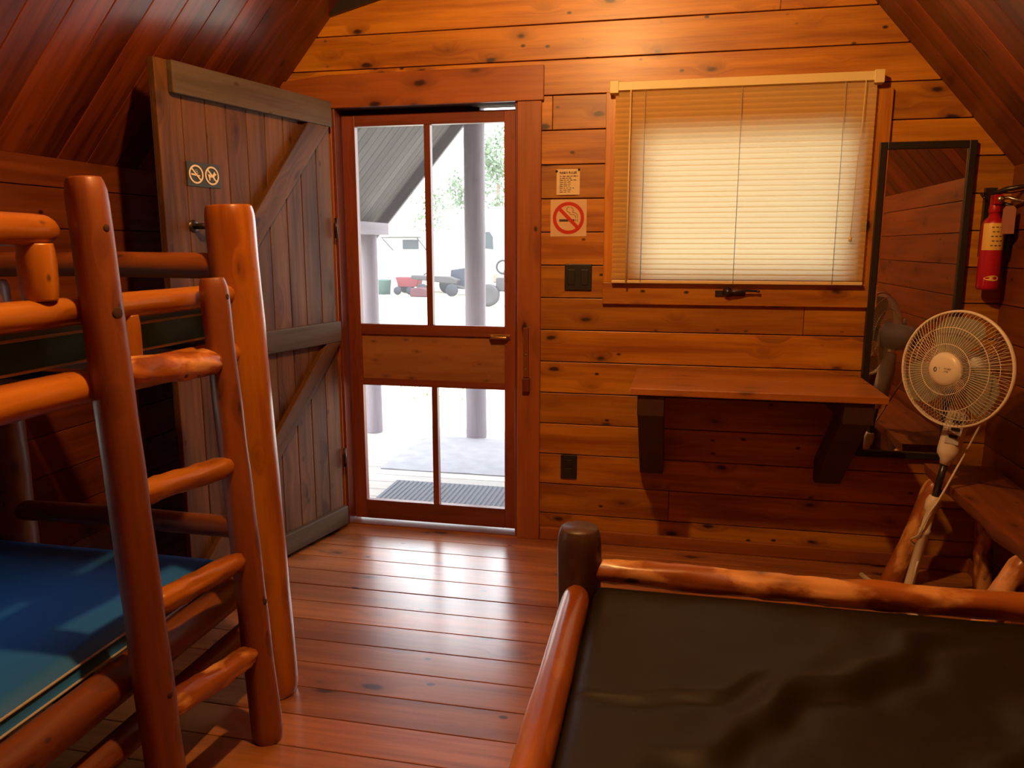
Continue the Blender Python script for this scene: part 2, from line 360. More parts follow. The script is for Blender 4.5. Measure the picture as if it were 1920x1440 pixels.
ROOTM = {}
def root_matrix(o):
    while o.parent is not None: o = o.parent
    return ROOTM[o.name]
def link_mesh(name, me, mat, parent=None, origin=None):
    if parent is not None:
        me.transform(root_matrix(parent).inverted())
        o = bpy.data.objects.new(name, me); o.parent = parent
    else:
        if origin is None:
            xs = [v.co.x for v in me.vertices]; ys = [v.co.y for v in me.vertices]; zs = [v.co.z for v in me.vertices]
            origin = ((min(xs) + max(xs)) / 2, (min(ys) + max(ys)) / 2, min(zs))
        me.transform(Matrix.Translation(-V(origin)))
        o = bpy.data.objects.new(name, me); o.location = origin
    COL.objects.link(o)
    if parent is None: ROOTM[o.name] = Matrix.Translation(V(origin))
    me.materials.append(M[mat] if isinstance(mat, str) else mat)
    return o
def build(name, mb, mat, parent=None, bevel=0.0, label=None, origin=None, seg=2):
    me = bpy.data.meshes.new(name)
    me.from_pydata([tuple(v) for v in mb.v], [], mb.f)
    a = me.attributes.new('gc', 'FLOAT_VECTOR', 'POINT')
    a.data.foreach_set('vector', [c for g in mb.gc for c in g])
    a = me.attributes.new('rnd', 'FLOAT', 'FACE'); a.data.foreach_set('value', mb.rnd)
    me.polygons.foreach_set('use_smooth', mb.smooth)
    me.validate(); me.update()
    o = link_mesh(name, me, mat, parent, origin)
    if bevel:
        md = o.modifiers.new('bevel', 'BEVEL'); md.width = bevel; md.segments = seg; md.limit_method = 'ANGLE'; md.angle_limit = math.radians(40)
    if label: o['label'] = label
    return o
def thing(name, label, cat, loc, rot=None, group=None):
    o = bpy.data.objects.new(name, None); o.empty_display_size = .1; COL.objects.link(o)
    o.location = loc; mt = Matrix.Translation(V(loc))
    if rot: o.rotation_euler = rot; mt = mt @ o.rotation_euler.to_matrix().to_4x4()
    ROOTM[o.name] = mt
    o['label'] = label; o['category'] = cat
    if group: o['group'] = group
    return o
def tag(o, label, cat, group=None, kind=None):
    o['label'] = label; o['category'] = cat
    if group: o['group'] = group
    if kind: o['kind'] = kind
    return o
def struct(o, label=None):
    o['kind'] = 'structure'
    if label: o['label'] = label
    return o
def text_mesh(name, body, size, p, ex, ey, mat, parent, depth=.0006, align='CENTER'):
    cu = bpy.data.curves.new(name, 'FONT'); cu.body = body; cu.size = size; cu.extrude = depth; cu.align_x = align; cu.align_y = 'CENTER'
    cu.resolution_u = 3
    tmp = bpy.data.objects.new(name, cu); COL.objects.link(tmp)
    dg = bpy.context.evaluated_depsgraph_get(); dg.update()
    me = bpy.data.meshes.new_from_object(tmp.evaluated_get(dg)); bpy.data.objects.remove(tmp)
    ex = V(ex).normalized(); ey = V(ey).normalized(); ez = ex.cross(ey)
    mt = Matrix((ex, ey, ez)).transposed().to_4x4(); mt.translation = V(p)
    me.transform(mt); me.materials.clear()
    return link_mesh(name, me, mat, parent)

# ================================================================ THE SETTING
def cut(rects, hole):
    out = []
    for x0, x1, z0, z1 in rects:
        hx0, hx1, hz0, hz1 = hole
        if x1 <= hx0 or x0 >= hx1 or z1 <= hz0 or z0 >= hz1: out.append((x0, x1, z0, z1)); continue
        if x0 < hx0: out.append((x0, hx0, z0, z1))
        if x1 > hx1: out.append((hx1, x1, z0, z1))
        a, b = max(x0, hx0), min(x1, hx1)
        if z0 < hz0: out.append((a, b, z0, hz0))
        if z1 > hz1: out.append((a, b, hz1, z1))
    return out
DOOR = (-1.54, -0.69, -.1, 1.955)
WIN = (-0.205, 0.685, 1.185, 1.835)
def rowseams(z0, pitch, zmax):
    zs = [0.0]; z = z0
    while z < zmax: zs.append(z); z += pitch
    return zs + [zmax]
def gable_wall(name, yface, ythick, sgn, holes, seams, mat='wall'):
    mb = MB()
    for i in range(len(seams) - 1):
        z0, z1 = seams[i] + .002, seams[i + 1] - .002
        if z1 - z0 < .01: continue
        zm = (z0 + z1) / 2
        hw = (XR - XL) / 2 + .02 if zm < ZE else (ZR - zm) / SL + .06
        if hw < .05: continue
        xs = [XM - hw, XM + hw]
        if i % 3 == 1: xs.insert(1, XM + random.uniform(-.6, 1.0))   # butt joints
        for j in range(len(xs) - 1):
            rects = [(xs[j] + (.0008 if j else 0), xs[j + 1] - .0008, z0, z1)]
            for h in holes: rects = cut(rects, h)
            rnd = random.random(); st = random.getstate(); off = random.uniform(0, 40)
            for (a, b, c, d) in rects:
                vs = [(x, y, z) for x in (a, b) for y in (yface, yface + sgn * .018) for z in (c, d)]
                fs = [(0, 1, 3, 2), (4, 6, 7, 5), (0, 4, 5, 1), (2, 3, 7, 6), (0, 2, 6, 4), (1, 5, 7, 3)]
                o = len(mb.v); mb.v += [V(v) for v in vs]; mb.gc += [V((v[0] + off, v[2] + off * .7, off)) for v in vs]
                for f in fs: mb.f.append([q + o for q in f]); mb.rnd.append(rnd); mb.smooth.append(False)
    # solid body behind the boards
    y0, y1 = yface + sgn * .018, yface + sgn * ythick
    rects = [(XL - .12, XR + .12, -.02, ZE)]
    for h in holes: rects = cut(rects, h)
    back = MB()
    for (a, b, c, d) in rects: back.box((a, y0, c), (b, y1, d))
    tri = [(XL - .12, ZE), (XR + .12, ZE), (XM, ZR + .12)]
    r2 = []; zz = ZE
    while zz < 2.09:
        zt = min(zz + .046, 2.1); hw = (ZR - zz) / SL + .05; q = [(XM - hw, XM + hw, zz, zt)]
        for h in holes: q = cut(q, h)
        r2 += q; zz = zt
    for (a, b, c, d) in r2: back.box((a, y0, c), (b, y1, d))
    hw = (ZR - 2.1) / SL + .1
    n0 = len(back.v)
    back.prism([(XM - hw, 2.1), (XM + hw, 2.1), (XM, ZR + .1)], (0, y0, 0), (1, 0, 0), (0, 0, 1), -sgn * (ythick - .018))
    w = struct(build(name, mb, mat, bevel=.0022))
    struct(build('wall_core', back, 'gap', w))
    w.data.update()
    return w
seams = rowseams(.126, .1415, ZR - .05)
gable_wall('wall_front', 0.0, .12, 1, [DOOR, WIN], seams)
gable_wall('wall_back', YB, .12, -1, [], seams)
def side_wall(name, x, sgn, hole=None):
    mb = MB(); ss = rowseams(.126, .1415, ZE + .05)
    for i in range(len(ss) - 1):
        z0, z1 = ss[i] + .0014, ss[i + 1] - .0014
        if z1 - z0 < .01: continue
        rects = [(YB, 0.0, z0, z1)]
        if i % 3 == 0: q = random.uniform(-2.6, -1.2); rects = [(YB, q - .001, z0, z1), (q + .001, 0, z0, z1)]
        if hole: rects = cut(rects, hole)
        for (a, b, c, d) in rects: mb.box((x, a, c), (x + sgn * .018, b, d), 'y')
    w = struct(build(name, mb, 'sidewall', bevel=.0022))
    back = MB(); rects = [(YB, .12, -.02, ZE + .02)]
    if hole: rects = cut(rects, hole)
    for (a, b, c, d) in rects: back.box((x + sgn * .018, a, c), (x + sgn * .12, b, d))
    struct(build('wall_core', back, 'gap', w))
    return w
SW = (-2.45, -1.85, .62, .86)
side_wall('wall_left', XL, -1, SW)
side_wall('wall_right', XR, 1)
# small side window added out of view, for blue daylight on the lower bunk
f = MB()
for (a, b) in (((XL - .12, SW[0], SW[2]), (XL + .0, SW[0] + .03, SW[3])), ((XL - .12, SW[1] - .03, SW[2]), (XL, SW[1], SW[3])),
               ((XL - .12, SW[0], SW[2]), (XL, SW[1], SW[2] + .03)), ((XL - .12, SW[0], SW[3] - .03), (XL, SW[1], SW[3]))): f.box(a, b, 'y')
w2 = struct(build('added_window', f, 'trim', bevel=.002))
g = MB(); g.box((XL - .075, SW[0] + .03, SW[2] + .03), (XL - .071, SW[1] - .03, SW[3] - .03)); build('pane', g, 'glass', w2)

# floor
mb = MB(); y = 0.0; k = 0
ys = [0.02]; y = -.271 + .1375
while y > YB: ys.append(y); y -= .1375
ys.append(YB)
for i in range(len(ys) - 1):
    a, b = ys[i], ys[i + 1]
    gap = .0045 if i == 5 else .0022
    xs = [XL, XR]
    for j in range(len(xs) - 1): mb.box((xs[j] + .0008, b + .001, -.03), (xs[j + 1] - .0008, a - gap, 0), 'x')
fl = struct(build('floor', mb, 'floor', bevel=.0018))
g = MB(); g.box((XL - .1, YB - .1, -.10), (XR + .1, .12, -.03)); struct(build('subfloor', g, 'gap', fl))

# pitched ceiling: boards run from eave to ridge
def ceiling(name, side, y0, y1, mat, step=.14, over=.0):
    mb = MB(); xe = XL if side < 0 else XR
    e = V((xe + side * over, 0, ZE - SL * over)); r = V((XM, 0, ZR)); d = (r - e); L = d.length; d.normalize()
    n = V((-d.z, 0, d.x)) if side < 0 else V((d.z, 0, -d.x))
    if n.z < 0: n = -n
    y = y0
    while y > y1 + .001:
        yn = max(y - step, y1)
        a = V((0, (y + yn) / 2, 0))
        mb.beam(e + a + n * .011, r + a + n * .011, abs(y - yn) - .003, .022, up=n)
        y = yn
    return mb, e, r, n
mbl, e, r, n = ceiling('l', -1, 0.0, YB, 'roofw'); mbr, e2, r2, n2 = ceiling('r', 1, 0.0, YB, 'roofw')
for src in (mbr,):
    o = len(mbl.v); mbl.v += src.v; mbl.gc += src.gc; mbl.f += [[i + o for i in q] for q in src.f]; mbl.rnd += src.rnd; mbl.smooth += src.smooth
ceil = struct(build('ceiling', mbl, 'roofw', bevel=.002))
g = MB()
for (ee, rr, nn, s) in ((e, r, n, -1), (e2, r2, n2, 1)):
    a = V((s * .16, 0, -.16 * SL)); mid = V((0, (YB - .12 + .02) / 2, 0))
    g.beam(ee + a + mid + nn * .045, rr + mid + nn * .045, abs(YB - .12) + .14, .04, up=nn)
struct(build('roof_deck', g, 'gap', ceil))

# flat near-black four-sided piece at the top of the front wall
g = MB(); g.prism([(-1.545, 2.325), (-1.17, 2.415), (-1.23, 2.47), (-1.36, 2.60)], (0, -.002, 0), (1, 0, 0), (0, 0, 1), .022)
struct(build('dark_flat_piece', g, 'blackframe'))

# door casing, jambs, header
def trim(name, a, b, ax, mat='trim', bev=.0025):
    g = MB(); g.box(a, b, ax); return struct(build(name, g, mat, bevel=bev))
g = MB(); g.prism([(-1.795, 2.05), (-1.62, 1.945), (-.578, 1.945), (-.578, 2.085), (-1.55, 2.085), (-1.795, 2.062)], (0, 0, 0), (1, 0, 0), (0, 0, 1), .022)
struct(build('trim_1', g, 'trim', bevel=.002))
trim('trim_2', (-1.600, -.021, 0), (-1.540, 0, 1.943), 'z')
trim('trim_3', (-.690, -.021, 0), (-.587, 0, 1.943), 'z')
trim('trim_4', (-1.540, -.012, 0), (-1.527, .13, 1.955), 'z', 'redtrim')     # jamb left
trim('trim_5', (-.704, -.004, 0), (-.690, .13, 1.955), 'z', 'redtrim')       # jamb right
trim('trim_6', (-1.527, 0, 1.945), (-.704, .13, 1.958), 'x', 'gap')
trim('added_head_strip', (-1.527, .092, 1.90), (-.885, .118, 1.946), 'x', 'gap')   # dark strip added to block daylight in the left of the head gap
trim('trim_7', (-1.527, -.002, -.02), (-.704, .14, .004), 'x', 'trim')       # sill
trim('baseboard_front', (-.585, -.018, 0), (XR, 0, .062), 'x', 'trim', .006)
trim('baseboard_right', (XR - .018, -3.7, 0), (XR, -.02, .062), 'y', 'trim', .006)

# ================================================================ WINDOW 1 (casing, frame, pane, crank)
g = MB()
g.box((-.315, -.022, 1.095), (.787, 0, 1.187), 'x')
g.box((-.315, -.020, 1.187), (-.203, 0, 1.965), 'z')
g.box((.683, -.020, 1.187), (.787, 0, 1.94), 'z')
g.box((-.203, -.020, 1.833), (.683, 0, 1.965), 'x')
win = struct(build('window_1', g, 'wall', bevel=.002))
g = MB()
for a, b, ax in (((-.205, 0, 1.185), (-.19, .12, 1.835), 'z'), ((.67, 0, 1.185), (.685, .12, 1.835), 'z'), ((-.19, 0, 1.185), (.67, .12, 1.2), 'x'), ((-.19, 0, 1.82), (.67, .12, 1.835), 'x')): g.box(a, b, ax)
build('window_jamb', g, 'wall', win)
g = MB()
for a, b in (((-.19, .055, 1.2), (-.155, .095, 1.82)), ((.635, .055, 1.2), (.67, .095, 1.82)), ((-.155, .055, 1.2), (.635, .095, 1.235)), ((-.155, .055, 1.785), (.635, .095, 1.82))): g.box(a, b)
build('window_sash', g, 'brace', win, bevel=.002)
g = MB(); g.box((-.155, .072, 1.235), (.635, .076, 1.785)); build('pane', g, 'glass', win)
crank = MB()
crank.box((.155, -.030, 1.135), (.275, -.018, 1.158))
crank.lathe([(0, 0), (.019, 0), (.021, .006), (.017, .018), (.0, .022)], (.205, -.030, 1.152), (0, -1, .1), 20)
crank.tube([(.205, -.052, 1.152), (.235, -.056, 1.156), (.275, -.05, 1.160), (.318, -.045, 1.158)], [.007, .007, .0055, .004], 10)
crank.lathe([(0, 0), (.005, .001), (.006, .008), (.004, .014), (0, .015)], (.318, -.045, 1.158), (1, 0, -.1), 12)
build('window_crank', crank, 'darkmetal', win, label='dark metal casement crank handle')

# ================================================================ BLIND
bl = thing('window_blind', 'cream horizontal mini blind, closed and glowing with daylight in front of the window', 'blind', (.225, -.045, 1.185))
g = MB(); g.box((-.292, -.062, 1.962), (.735, -.022, 1.996)); g.box((-.298, -.066, 1.952), (-.262, -.020, 2.0)); g.box((.705, -.066, 1.952), (.741, -.020, 2.0))
build('head_rail', g, 'headrail', bl, bevel=.002)
g = MB(); NS = 36; zt, zb = 1.957, 1.204
for i in range(NS):
    zc = zt - (zt - zb) * (i + .5) / NS; tilt = math.radians(74)
    def fn(u, v, zc=zc):
        s = (v - .5) * .0248; bow = .0016 * (1 - (2 * v - 1) ** 2)
        sag = .0003 * math.sin(u * PI) * (i % 3 - 1)
        return V((-.275 + u * .996, -.043 - s * math.cos(tilt) - bow, zc + s * math.sin(tilt) + sag))
    g.grid(fn, 6, 4)
build('slats', g, 'slat', bl, label='cream translucent slats')
g = MB(); g.box((-.275, -.054, 1.186), (.721, -.030, 1.199)); build('bottom_rail', g, 'headrail', bl, bevel=.002)
for x in (-.155, .222, .605):
    g = MB(); g.tube([(x, -.058, 1.96), (x + .001, -.0585, 1.6), (x, -.058, 1.19)], .0013, 6); build('ladder_cord', g, 'piping', bl)
g = MB(); g.tube([(-.212, -.068, 1.962), (-.213, -.070, 1.55), (-.214, -.068, 1.185)], .0036, 8); g.box((-.2155, -.066, 1.955), (-.2085, -.058, 1.968))
build('tilt_wand', g, 'headrail', bl)
g = MB(); g.tube([(.675, -.066, 1.962), (.672, -.067, 1.8), (.666, -.066, 1.66), (.662, -.066, 1.45), (.660, -.066, 1.38)], .0016, 6)
g.lathe([(0, 0), (.006, .004), (.007, .016), (.003, .026), (0, .027)], (.660, -.066, 1.355), (0, 0, 1), 10)
build('pull_cord', g, 'headrail', bl)

# ================================================================ SCREEN DOOR
sd = struct(thing('door_1', 'dark red wooden screen door with four screened openings', 'door', (-1.11, .07, .012)))
g = MB(); Y0, Y1 = .055, .09
for a, b, ax in (((-1.524, Y0, .014), (-1.462, Y1, 1.925), 'z'), ((-.765, Y0, .014), (-.706, Y1, 1.925), 'z'),
                 ((-1.462, Y0, 1.874), (-.765, Y1, 1.925), 'x'), ((-1.462, Y0, .928), (-.765, Y1, .978), 'x'),
                 ((-1.462, Y0, .684), (-.765, Y1, .718), 'x'), ((-1.462, Y0, .014), (-.765, Y1, .108), 'x'),
                 ((-1.133, Y0, .978), (-1.104, Y1, 1.874), 'z'), ((-1.118, Y0, .108), (-1.090, Y1, .684), 'z')): g.box(a, b, ax)
build('door_frame', g, 'redtrim', sd, bevel=.002)
g = MB(); g.box((-1.462, .066, .718), (-.765, .078, .928), 'x'); build('door_panel', g, 'board', sd, label='unpainted rough board panel')
for (x0, x1, z0, z1) in ((-1.462, -1.133, .978, 1.874), (-1.104, -.765, .978, 1.874), (-1.462, -1.118, .108, .684), (-1.090, -.765, .108, .684)):
    g = MB(); g.add([(x0, .082, z0), (x1, .082, z0), (x1, .082, z1), (x0, .082, z1)], [(0, 1, 2, 3)]); build('fly_screen', g, 'screen', sd, label='fine grey fly screen')
g = MB(); g.box((-.835, .048, .921), (-.735, .055, .942)); g.tube([(-.828, .046, .931), (-.82, .028, .931), (-.75, .028, .931), (-.742, .046, .931)], .006, 10)
build('door_handle', g, 'brass', sd, bevel=.001, label='brass pull handle')
for z in (1.52, 1.02, .3):
    g = MB(); g.box((-.712, .045, z - .03), (-.700, .056, z + .03)); g.tube([(-.701, .047, z - .03), (-.701, .047, z + .03)], .004, 8); build('hinge', g, 'darkmetal', sd)
# wooden catch on the right casing
lt = thing('door_catch', 'narrow wooden door catch with metal screws on the right door casing', 'latch', (-.645, -.021, .70))
g = MB(); g.box((-.660, -.036, .762), (-.636, -.021, .985), 'z'); build('catch_bar', g, 'trim', lt, bevel=.002)
g = MB(); g.box((-.663, -.046, .700), (-.630, -.021, .760), 'z'); build('catch_block', g, 'redtrim', lt, bevel=.003)
for z in (.80, .865):
    g = MB(); g.lathe([(.0, .003), (.004, .002), (.005, 0)], (-.648, -.036, z), (0, -1, 0), 12); build('screw', g, 'metal', lt)

# ================================================================ PLANK DOOR standing open
H0 = V((-1.535, -.055, 0)); H1 = V((-1.735, -.93, 0)); du = (H1 - H0).normalized(); dn = V((-du.y, du.x, 0))
if dn.x < 0: dn = -dn
pd = struct(thing('door_2', 'weathered plank door with Z braces, standing open against the left side', 'door', tuple(H0 + V((0, 0, .02)))))
W = .925
def dbox(g, u0, u1, z0, z1, o0, o1, ax='z'):
    c = [H0 + du * u + dn * o + V((0, 0, z)) for u in (u0, u1) for o in (o0, o1) for z in (z0, z1)]
    gc = [((z, u, o) if ax == 'z' else (u, z, o)) for u in (u0, u1) for o in (o0, o1) for z in (z0, z1)]
    g.add(c, [(0, 1, 3, 2), (4, 6, 7, 5), (0, 4, 5, 1), (2, 3, 7, 6), (0, 2, 6, 4), (1, 5, 7, 3)], gc)
g = MB(); k = 0; u = 0
for wd in (.10, .104, .098, .106, .10, .104, .10, .106, .107):
    dbox(g, u + .0016, u + wd - .0016, .02, 1.965, -.024, 0); u += wd
build('door_planks', g, 'door', pd, bevel=.003)
g = MB(); dbox(g, .0, W, .021, 1.963, -.027, -.024); build('door_backing', g, 'gap', pd)
for (nm, u0, u1, z0, z1) in (('top_rail', .01, .872, 1.856, 1.963), ('middle_rail', .0, .90, .905, 1.0), ('bottom_rail', .0, .90, .022, .112)):
    g = MB(); dbox(g, u0, u1, z0, z1, .0, .026, 'u'); build(nm, g, 'brace', pd, bevel=.004)
for (p, q) in (((.10, 1.856), (.885, 1.0)), ((.03, .905), (.86, .112))):
    a = V((p[0], p[1])); b = V((q[0], q[1])); d = (b - a).normalized(); hw = .052
    # ends cut level with the rails
    sx = hw / abs(d.y)
    poly = [(p[0] - sx, p[1]), (p[0] + sx, p[1]), (q[0] + sx, q[1]), (q[0] - sx, q[1])]
    poly = [(max(.002, min(.92, x)), z) for x, z in poly]
    vs = [H0 + du * x + V((0, 0, z)) + dn * o for o in (0.0, .024) for x, z in poly]
    gcs = [((x * d.x + z * d.y), (x * d.y - z * d.x), o) for o in (0.0, .024) for x, z in poly]
    g = MB(); g.add(vs, [(0, 1, 2, 3), (7, 6, 5, 4), (0, 4, 5, 1), (1, 5, 6, 2), (2, 6, 7, 3), (3, 7, 4, 0)], gcs); build('diagonal_brace', g, 'door', pd, bevel=.003)
g = MB(); c = H0 + du * .80 + V((0, 0, 1.41))
g.tube([c + V((0, 0, .0)), c + dn * .05, c + dn * .055 - du * .02, c + dn * .055 - du * .11], [.011, .011, .012, .010], 12)
g.lathe([(.0, .006), (.02, .005), (.024, 0)], c, tuple(dn), 20)
build('door_handle', g, 'darkmetal', pd, label='dark lever handle')
for z in (1.42, .35):
    g = MB(); g.tube([H0 + V((.006, .0, z - .045)) + dn * .012, H0 + V((.006, 0, z + .045)) + dn * .012], .007, 10); build('hinge', g, 'darkmetal', pd)

# sign on the plank door: no smoking / no dogs
sg = thing('door_sign', 'small dark plaque with cream no smoking and no dogs symbols on the plank door', 'sign', tuple(H0 + du * .74 + V((0, 0, 1.55)) + dn * .001))
ex = -du; ey = V((0, 0, 1)); SCt = H0 + du * .740 + V((0, 0, 1.594)) + dn * .0
nn_ = ex.cross(ey)
sgn = 1 if nn_.dot(dn) > 0 else -1
def on(c, a, b, o): return c + ex * a + ey * b + dn * o
g = MB(); vs = [on(SCt, a, b, o) for o in (.0, .004) for a, b in ((-.077, -.042), (.077, -.042), (.077, .042), (-.077, .042))]
g.add(vs, [(3, 2, 1, 0), (4, 5, 6, 7), (0, 1, 5, 4), (1, 2, 6, 5), (2, 3, 7, 6), (3, 0, 4, 7)]); build('plaque', g, 'signdark', sg)
def flat(g, pts, c, o0, o1):
    N = len(pts); vs = [c(a, b, o0) for a, b in pts] + [c(a, b, o1) for a, b in pts]
    g.add(vs, [tuple(reversed(range(N))), tuple(range(N, 2 * N))] + [(i, (i + 1) % N, (i + 1) % N + N, i + N) for i in range(N)])
def annulus(g, cx, cz, r0, r1, c, o0, o1, seg=40):
    for i in range(seg):
        a, b = 2 * PI * i / seg, 2 * PI * (i + 1) / seg
        flat(g, [(cx + r0 * math.cos(a), cz + r0 * math.sin(a)), (cx + r1 * math.cos(a), cz + r1 * math.sin(a)), (cx + r1 * math.cos(b), cz + r1 * math.sin(b)), (cx + r0 * math.cos(b), cz + r0 * math.sin(b))], c, o0, o1)
def bar(g, p, q, w, c, o0, o1):
    d = (V(q) - V(p)).normalized(); n = V((-d.y, d.x)) * w / 2; p = V(p); q = V(q)
    flat(g, [tuple(p - n), tuple(q - n), tuple(q + n), tuple(p + n)], c, o0, o1)
cS = lambda a, b, o: on(SCt, a, b, o)
for k, cx in enumerate((-.037, .037)):
    g = MB(); annulus(g, cx, 0, .027, .033, cS, .004, .0055); q = .0215
    bar(g, (cx - q, q), (cx + q, -q), .006, cS, .004, .0056)
    build('prohibition_ring', g, 'signcream', sg, label='cream ring with slash')
    g = MB()
    if k == 0:
        flat(g, [(cx - .022, .003), (cx - .022, -.003), (cx + .012, -.007), (cx + .012, -.002)], cS, .004, .0052)
        bar(g, (cx + .013, -.004), (cx + .018, -.0045), .004, cS, .004, .0052)
        for j in range(3): bar(g, (cx + .004 - j * .004, .002 + j * .006), (cx + .010 - j * .003, .006 + j * .005), .0016, cS, .004, .0052)
        build('cigarette', g, 'signcream', sg)
    else:
        dog = [(-.021, .012), (-.018, .004), (-.006, .004), (.004, .004), (.010, .012), (.013, .016), (.014, .011), (.021, .007), (.020, .003), (.013, .001), (.011, -.004), (.012, -.016), (.008, -.016), (.005, -.007), (-.008, -.006), (-.010, -.017), (-.014, -.017), (-.015, -.008), (-.018, -.001)]
        flat(g, [(cx + a, b) for a, b in dog], cS, .004, .0052); build('dog_symbol', g, 'signcream', sg)

# ================================================================ PAPERS, SIGN, PLATES ON THE FRONT WALL
cW = lambda a, b, o: V((a, -.0005 - o, b))
nt_ = thing('wall_notice', 'small cream paper notice pinned above the no smoking sign', 'notice', (-.472, -.002, 1.556))
g = MB(); g.grid(lambda u, v: V((-.522 + u * .100, -.0045 - .003 * (1 - v) * math.sin(u * PI), 1.556 + v * .107)), 6, 6); build('paper', g, 'paper', nt_)
text_mesh('heading', 'KABIN RULES', .0125, (-.472, -.0078, 1.648), (1, 0, 0), (0, 0, 1), 'ink', nt_)
g = MB()
for i in range(9):
    z = 1.634 - i * .0082; L = random.uniform(.045, .075) if i != 0 else .08
    x = -.508
    while x < -.508 + L:
        wq = random.uniform(.006, .016); g.box((x, -.0086, z - .0009), (min(x + wq, -.43), -.0080, z + .0009)); x += wq + .004
build('text_lines', g, 'ink', nt_)
for x, z in ((-.521, 1.655), (-.426, 1.660)):
    g = MB(); g.lathe([(0, .007), (.003, .0065), (.0048, .003), (.005, 0)], (x, -.005, z), (0, -1, 0), 14); build('push_pin', g, 'darkmetal', nt_)

ns = thing('no_smoking_sign', 'square red and pale no smoking sign on the wall left of the window', 'sign', (-.469, -.002, 1.381))
cx, cz = -.469, 1.459
g = MB(); g.box((-.547, -.003, 1.381), (-.391, -.0005, 1.537)); build('sign_sheet', g, 'signback', ns)
g = MB(); annulus(g, cx, cz, .053, .068, cW, .0026, .0034, 56); bar(g, (cx - .042, cz + .042), (cx + .042, cz - .042), .015, cW, .0026, .0040); build('prohibition_ring', g, 'signred', ns, label='red ring with slash')
g = MB(); bar(g, (cx - .040, cz - .010), (cx + .000, cz - .010), .010, cW, .0026, .0032); bar(g, (cx + .012, cz - .010), (cx + .026, cz - .010), .010, cW, .0026, .0032)
bar(g, (cx + .031, cz - .010), (cx + .033, cz - .010), .010, cW, .0026, .0032); bar(g, (cx + .038, cz - .010), (cx + .040, cz - .010), .010, cW, .0026, .0032)
build('cigarette', g, 'ink', ns)
g = MB()
def poly(pts, w=.0018):
    for i in range(len(pts) - 1): bar(g, pts[i], pts[i + 1], w, cW, .0026, .0032)
sm1 = [(cx + .032, cz + .0), (cx + .031, cz + .006), (cx + .026, cz + .013), (cx + .018, cz + .0145), (cx + .008, cz + .015), (cx + .004, cz + .020), (cx + .006, cz + .024), (cx - .001, cz + .025), (cx - .007, cz + .030), (cx - .008, cz + .038), (cx - .003, cz + .045), (cx + .004, cz + .047)]
sm2 = [(cx + .040, cz + .0), (cx + .039, cz + .012), (cx + .033, cz + .020), (cx + .026, cz + .023), (cx + .017, cz + .024), (cx + .020, cz + .030), (cx + .019, cz + .038), (cx + .014, cz + .044), (cx + .009, cz + .045)]
poly(sm1); poly(sm2); build('smoke_curl', g, 'ink', ns)
def plate(name, label, x0, x1, z0, z1):
    t = thing(name, label, 'wall plate', ((x0 + x1) / 2, -.001, z0))
    g = MB(); g.box((x0, -.009, z0), (x1, -.0005, z1)); build('cover_plate', g, 'black', t, bevel=.0035, seg=3)
    return t
t = plate('light_switch', 'square black double switch plate below the no smoking sign', -.482, -.364, 1.150, 1.264)
for xx in (-.452, -.394):
    g = MB(); g.box((xx - .016, -.0125, 1.174), (xx + .016, -.009, 1.240)); build('rocker', g, 'black', t, bevel=.002)
t = plate('power_outlet', 'small upright black outlet plate low on the wall beside the door', -.490, -.416, .297, .409)
for zz in (.333, .373):
    g = MB(); g.box((-.470, -.0115, zz - .014), (-.436, -.009, zz + .014)); build('socket', g, 'black', t, bevel=.002)

# ================================================================ WALL SHELF
sh = thing('wall_shelf', 'wide wooden shelf table on dark brackets below the window', 'shelf', (.29, -.26, .36))
g = MB()
for a, b in ((-.530, -.272), (-.271, -.018)): g.box((-.158, a, .796), (.735, b, .822), 'x')
build('shelf_top', g, 'shelf', sh, bevel=.003)
g = MB(); g.box((-.10, -.045, .72), (.70, -.0, .796), 'x'); build('wall_cleat', g, 'bracket', sh, bevel=.002)
for x, dx in ((-.082, 0), (.645, 0)):
    g = MB(); g.box((x - .05, -.515, .715), (x + .05, -.045, .796), 'y'); build('bracket_arm', g, 'bracket', sh, bevel=.003)
    g = MB(); hw = .05
    poly2 = [(0.0, .36), (-.055, .36), (-.47, .715), (-.33, .715), (0.0, .455)]
    vs = [V((x - hw, a, b)) for a, b in poly2] + [V((x + hw, a, b)) for a, b in poly2]; N = 5
    g.add(vs, [tuple(range(N)), tuple(reversed(range(N, 2 * N)))] + [((i + 1) % N, i, i + N, (i + 1) % N + N) for i in range(N)]); build('diagonal_brace', g, 'bracket', sh, bevel=.003)

# ================================================================ MIRROR
mi = thing('wall_mirror', 'tall mirror in a thin black frame hanging right of the window', 'mirror', (.925, -.01, .477))
x0, x1, z0, z1, fw = .752, 1.098, .477, 1.738, .028
g = MB()
for a, b in (((x0, -.026, z0), (x0 + fw, -.001, z1)), ((x1 - fw, -.026, z0), (x1, -.001, z1)), ((x0 + fw, -.026, z0), (x1 - fw, -.001, z0 + fw)), ((x0 + fw, -.026, z1 - fw), (x1 - fw, -.001, z1))): g.box(a, b)
build('mirror_frame', g, 'blackframe', mi, bevel=.003)
g = MB(); g.box((x0 + fw - .004, -.014, z0 + fw - .004), (x1 - fw + .004, -.010, z1 - fw + .004)); build('mirror_glass', g, 'mirror', mi)

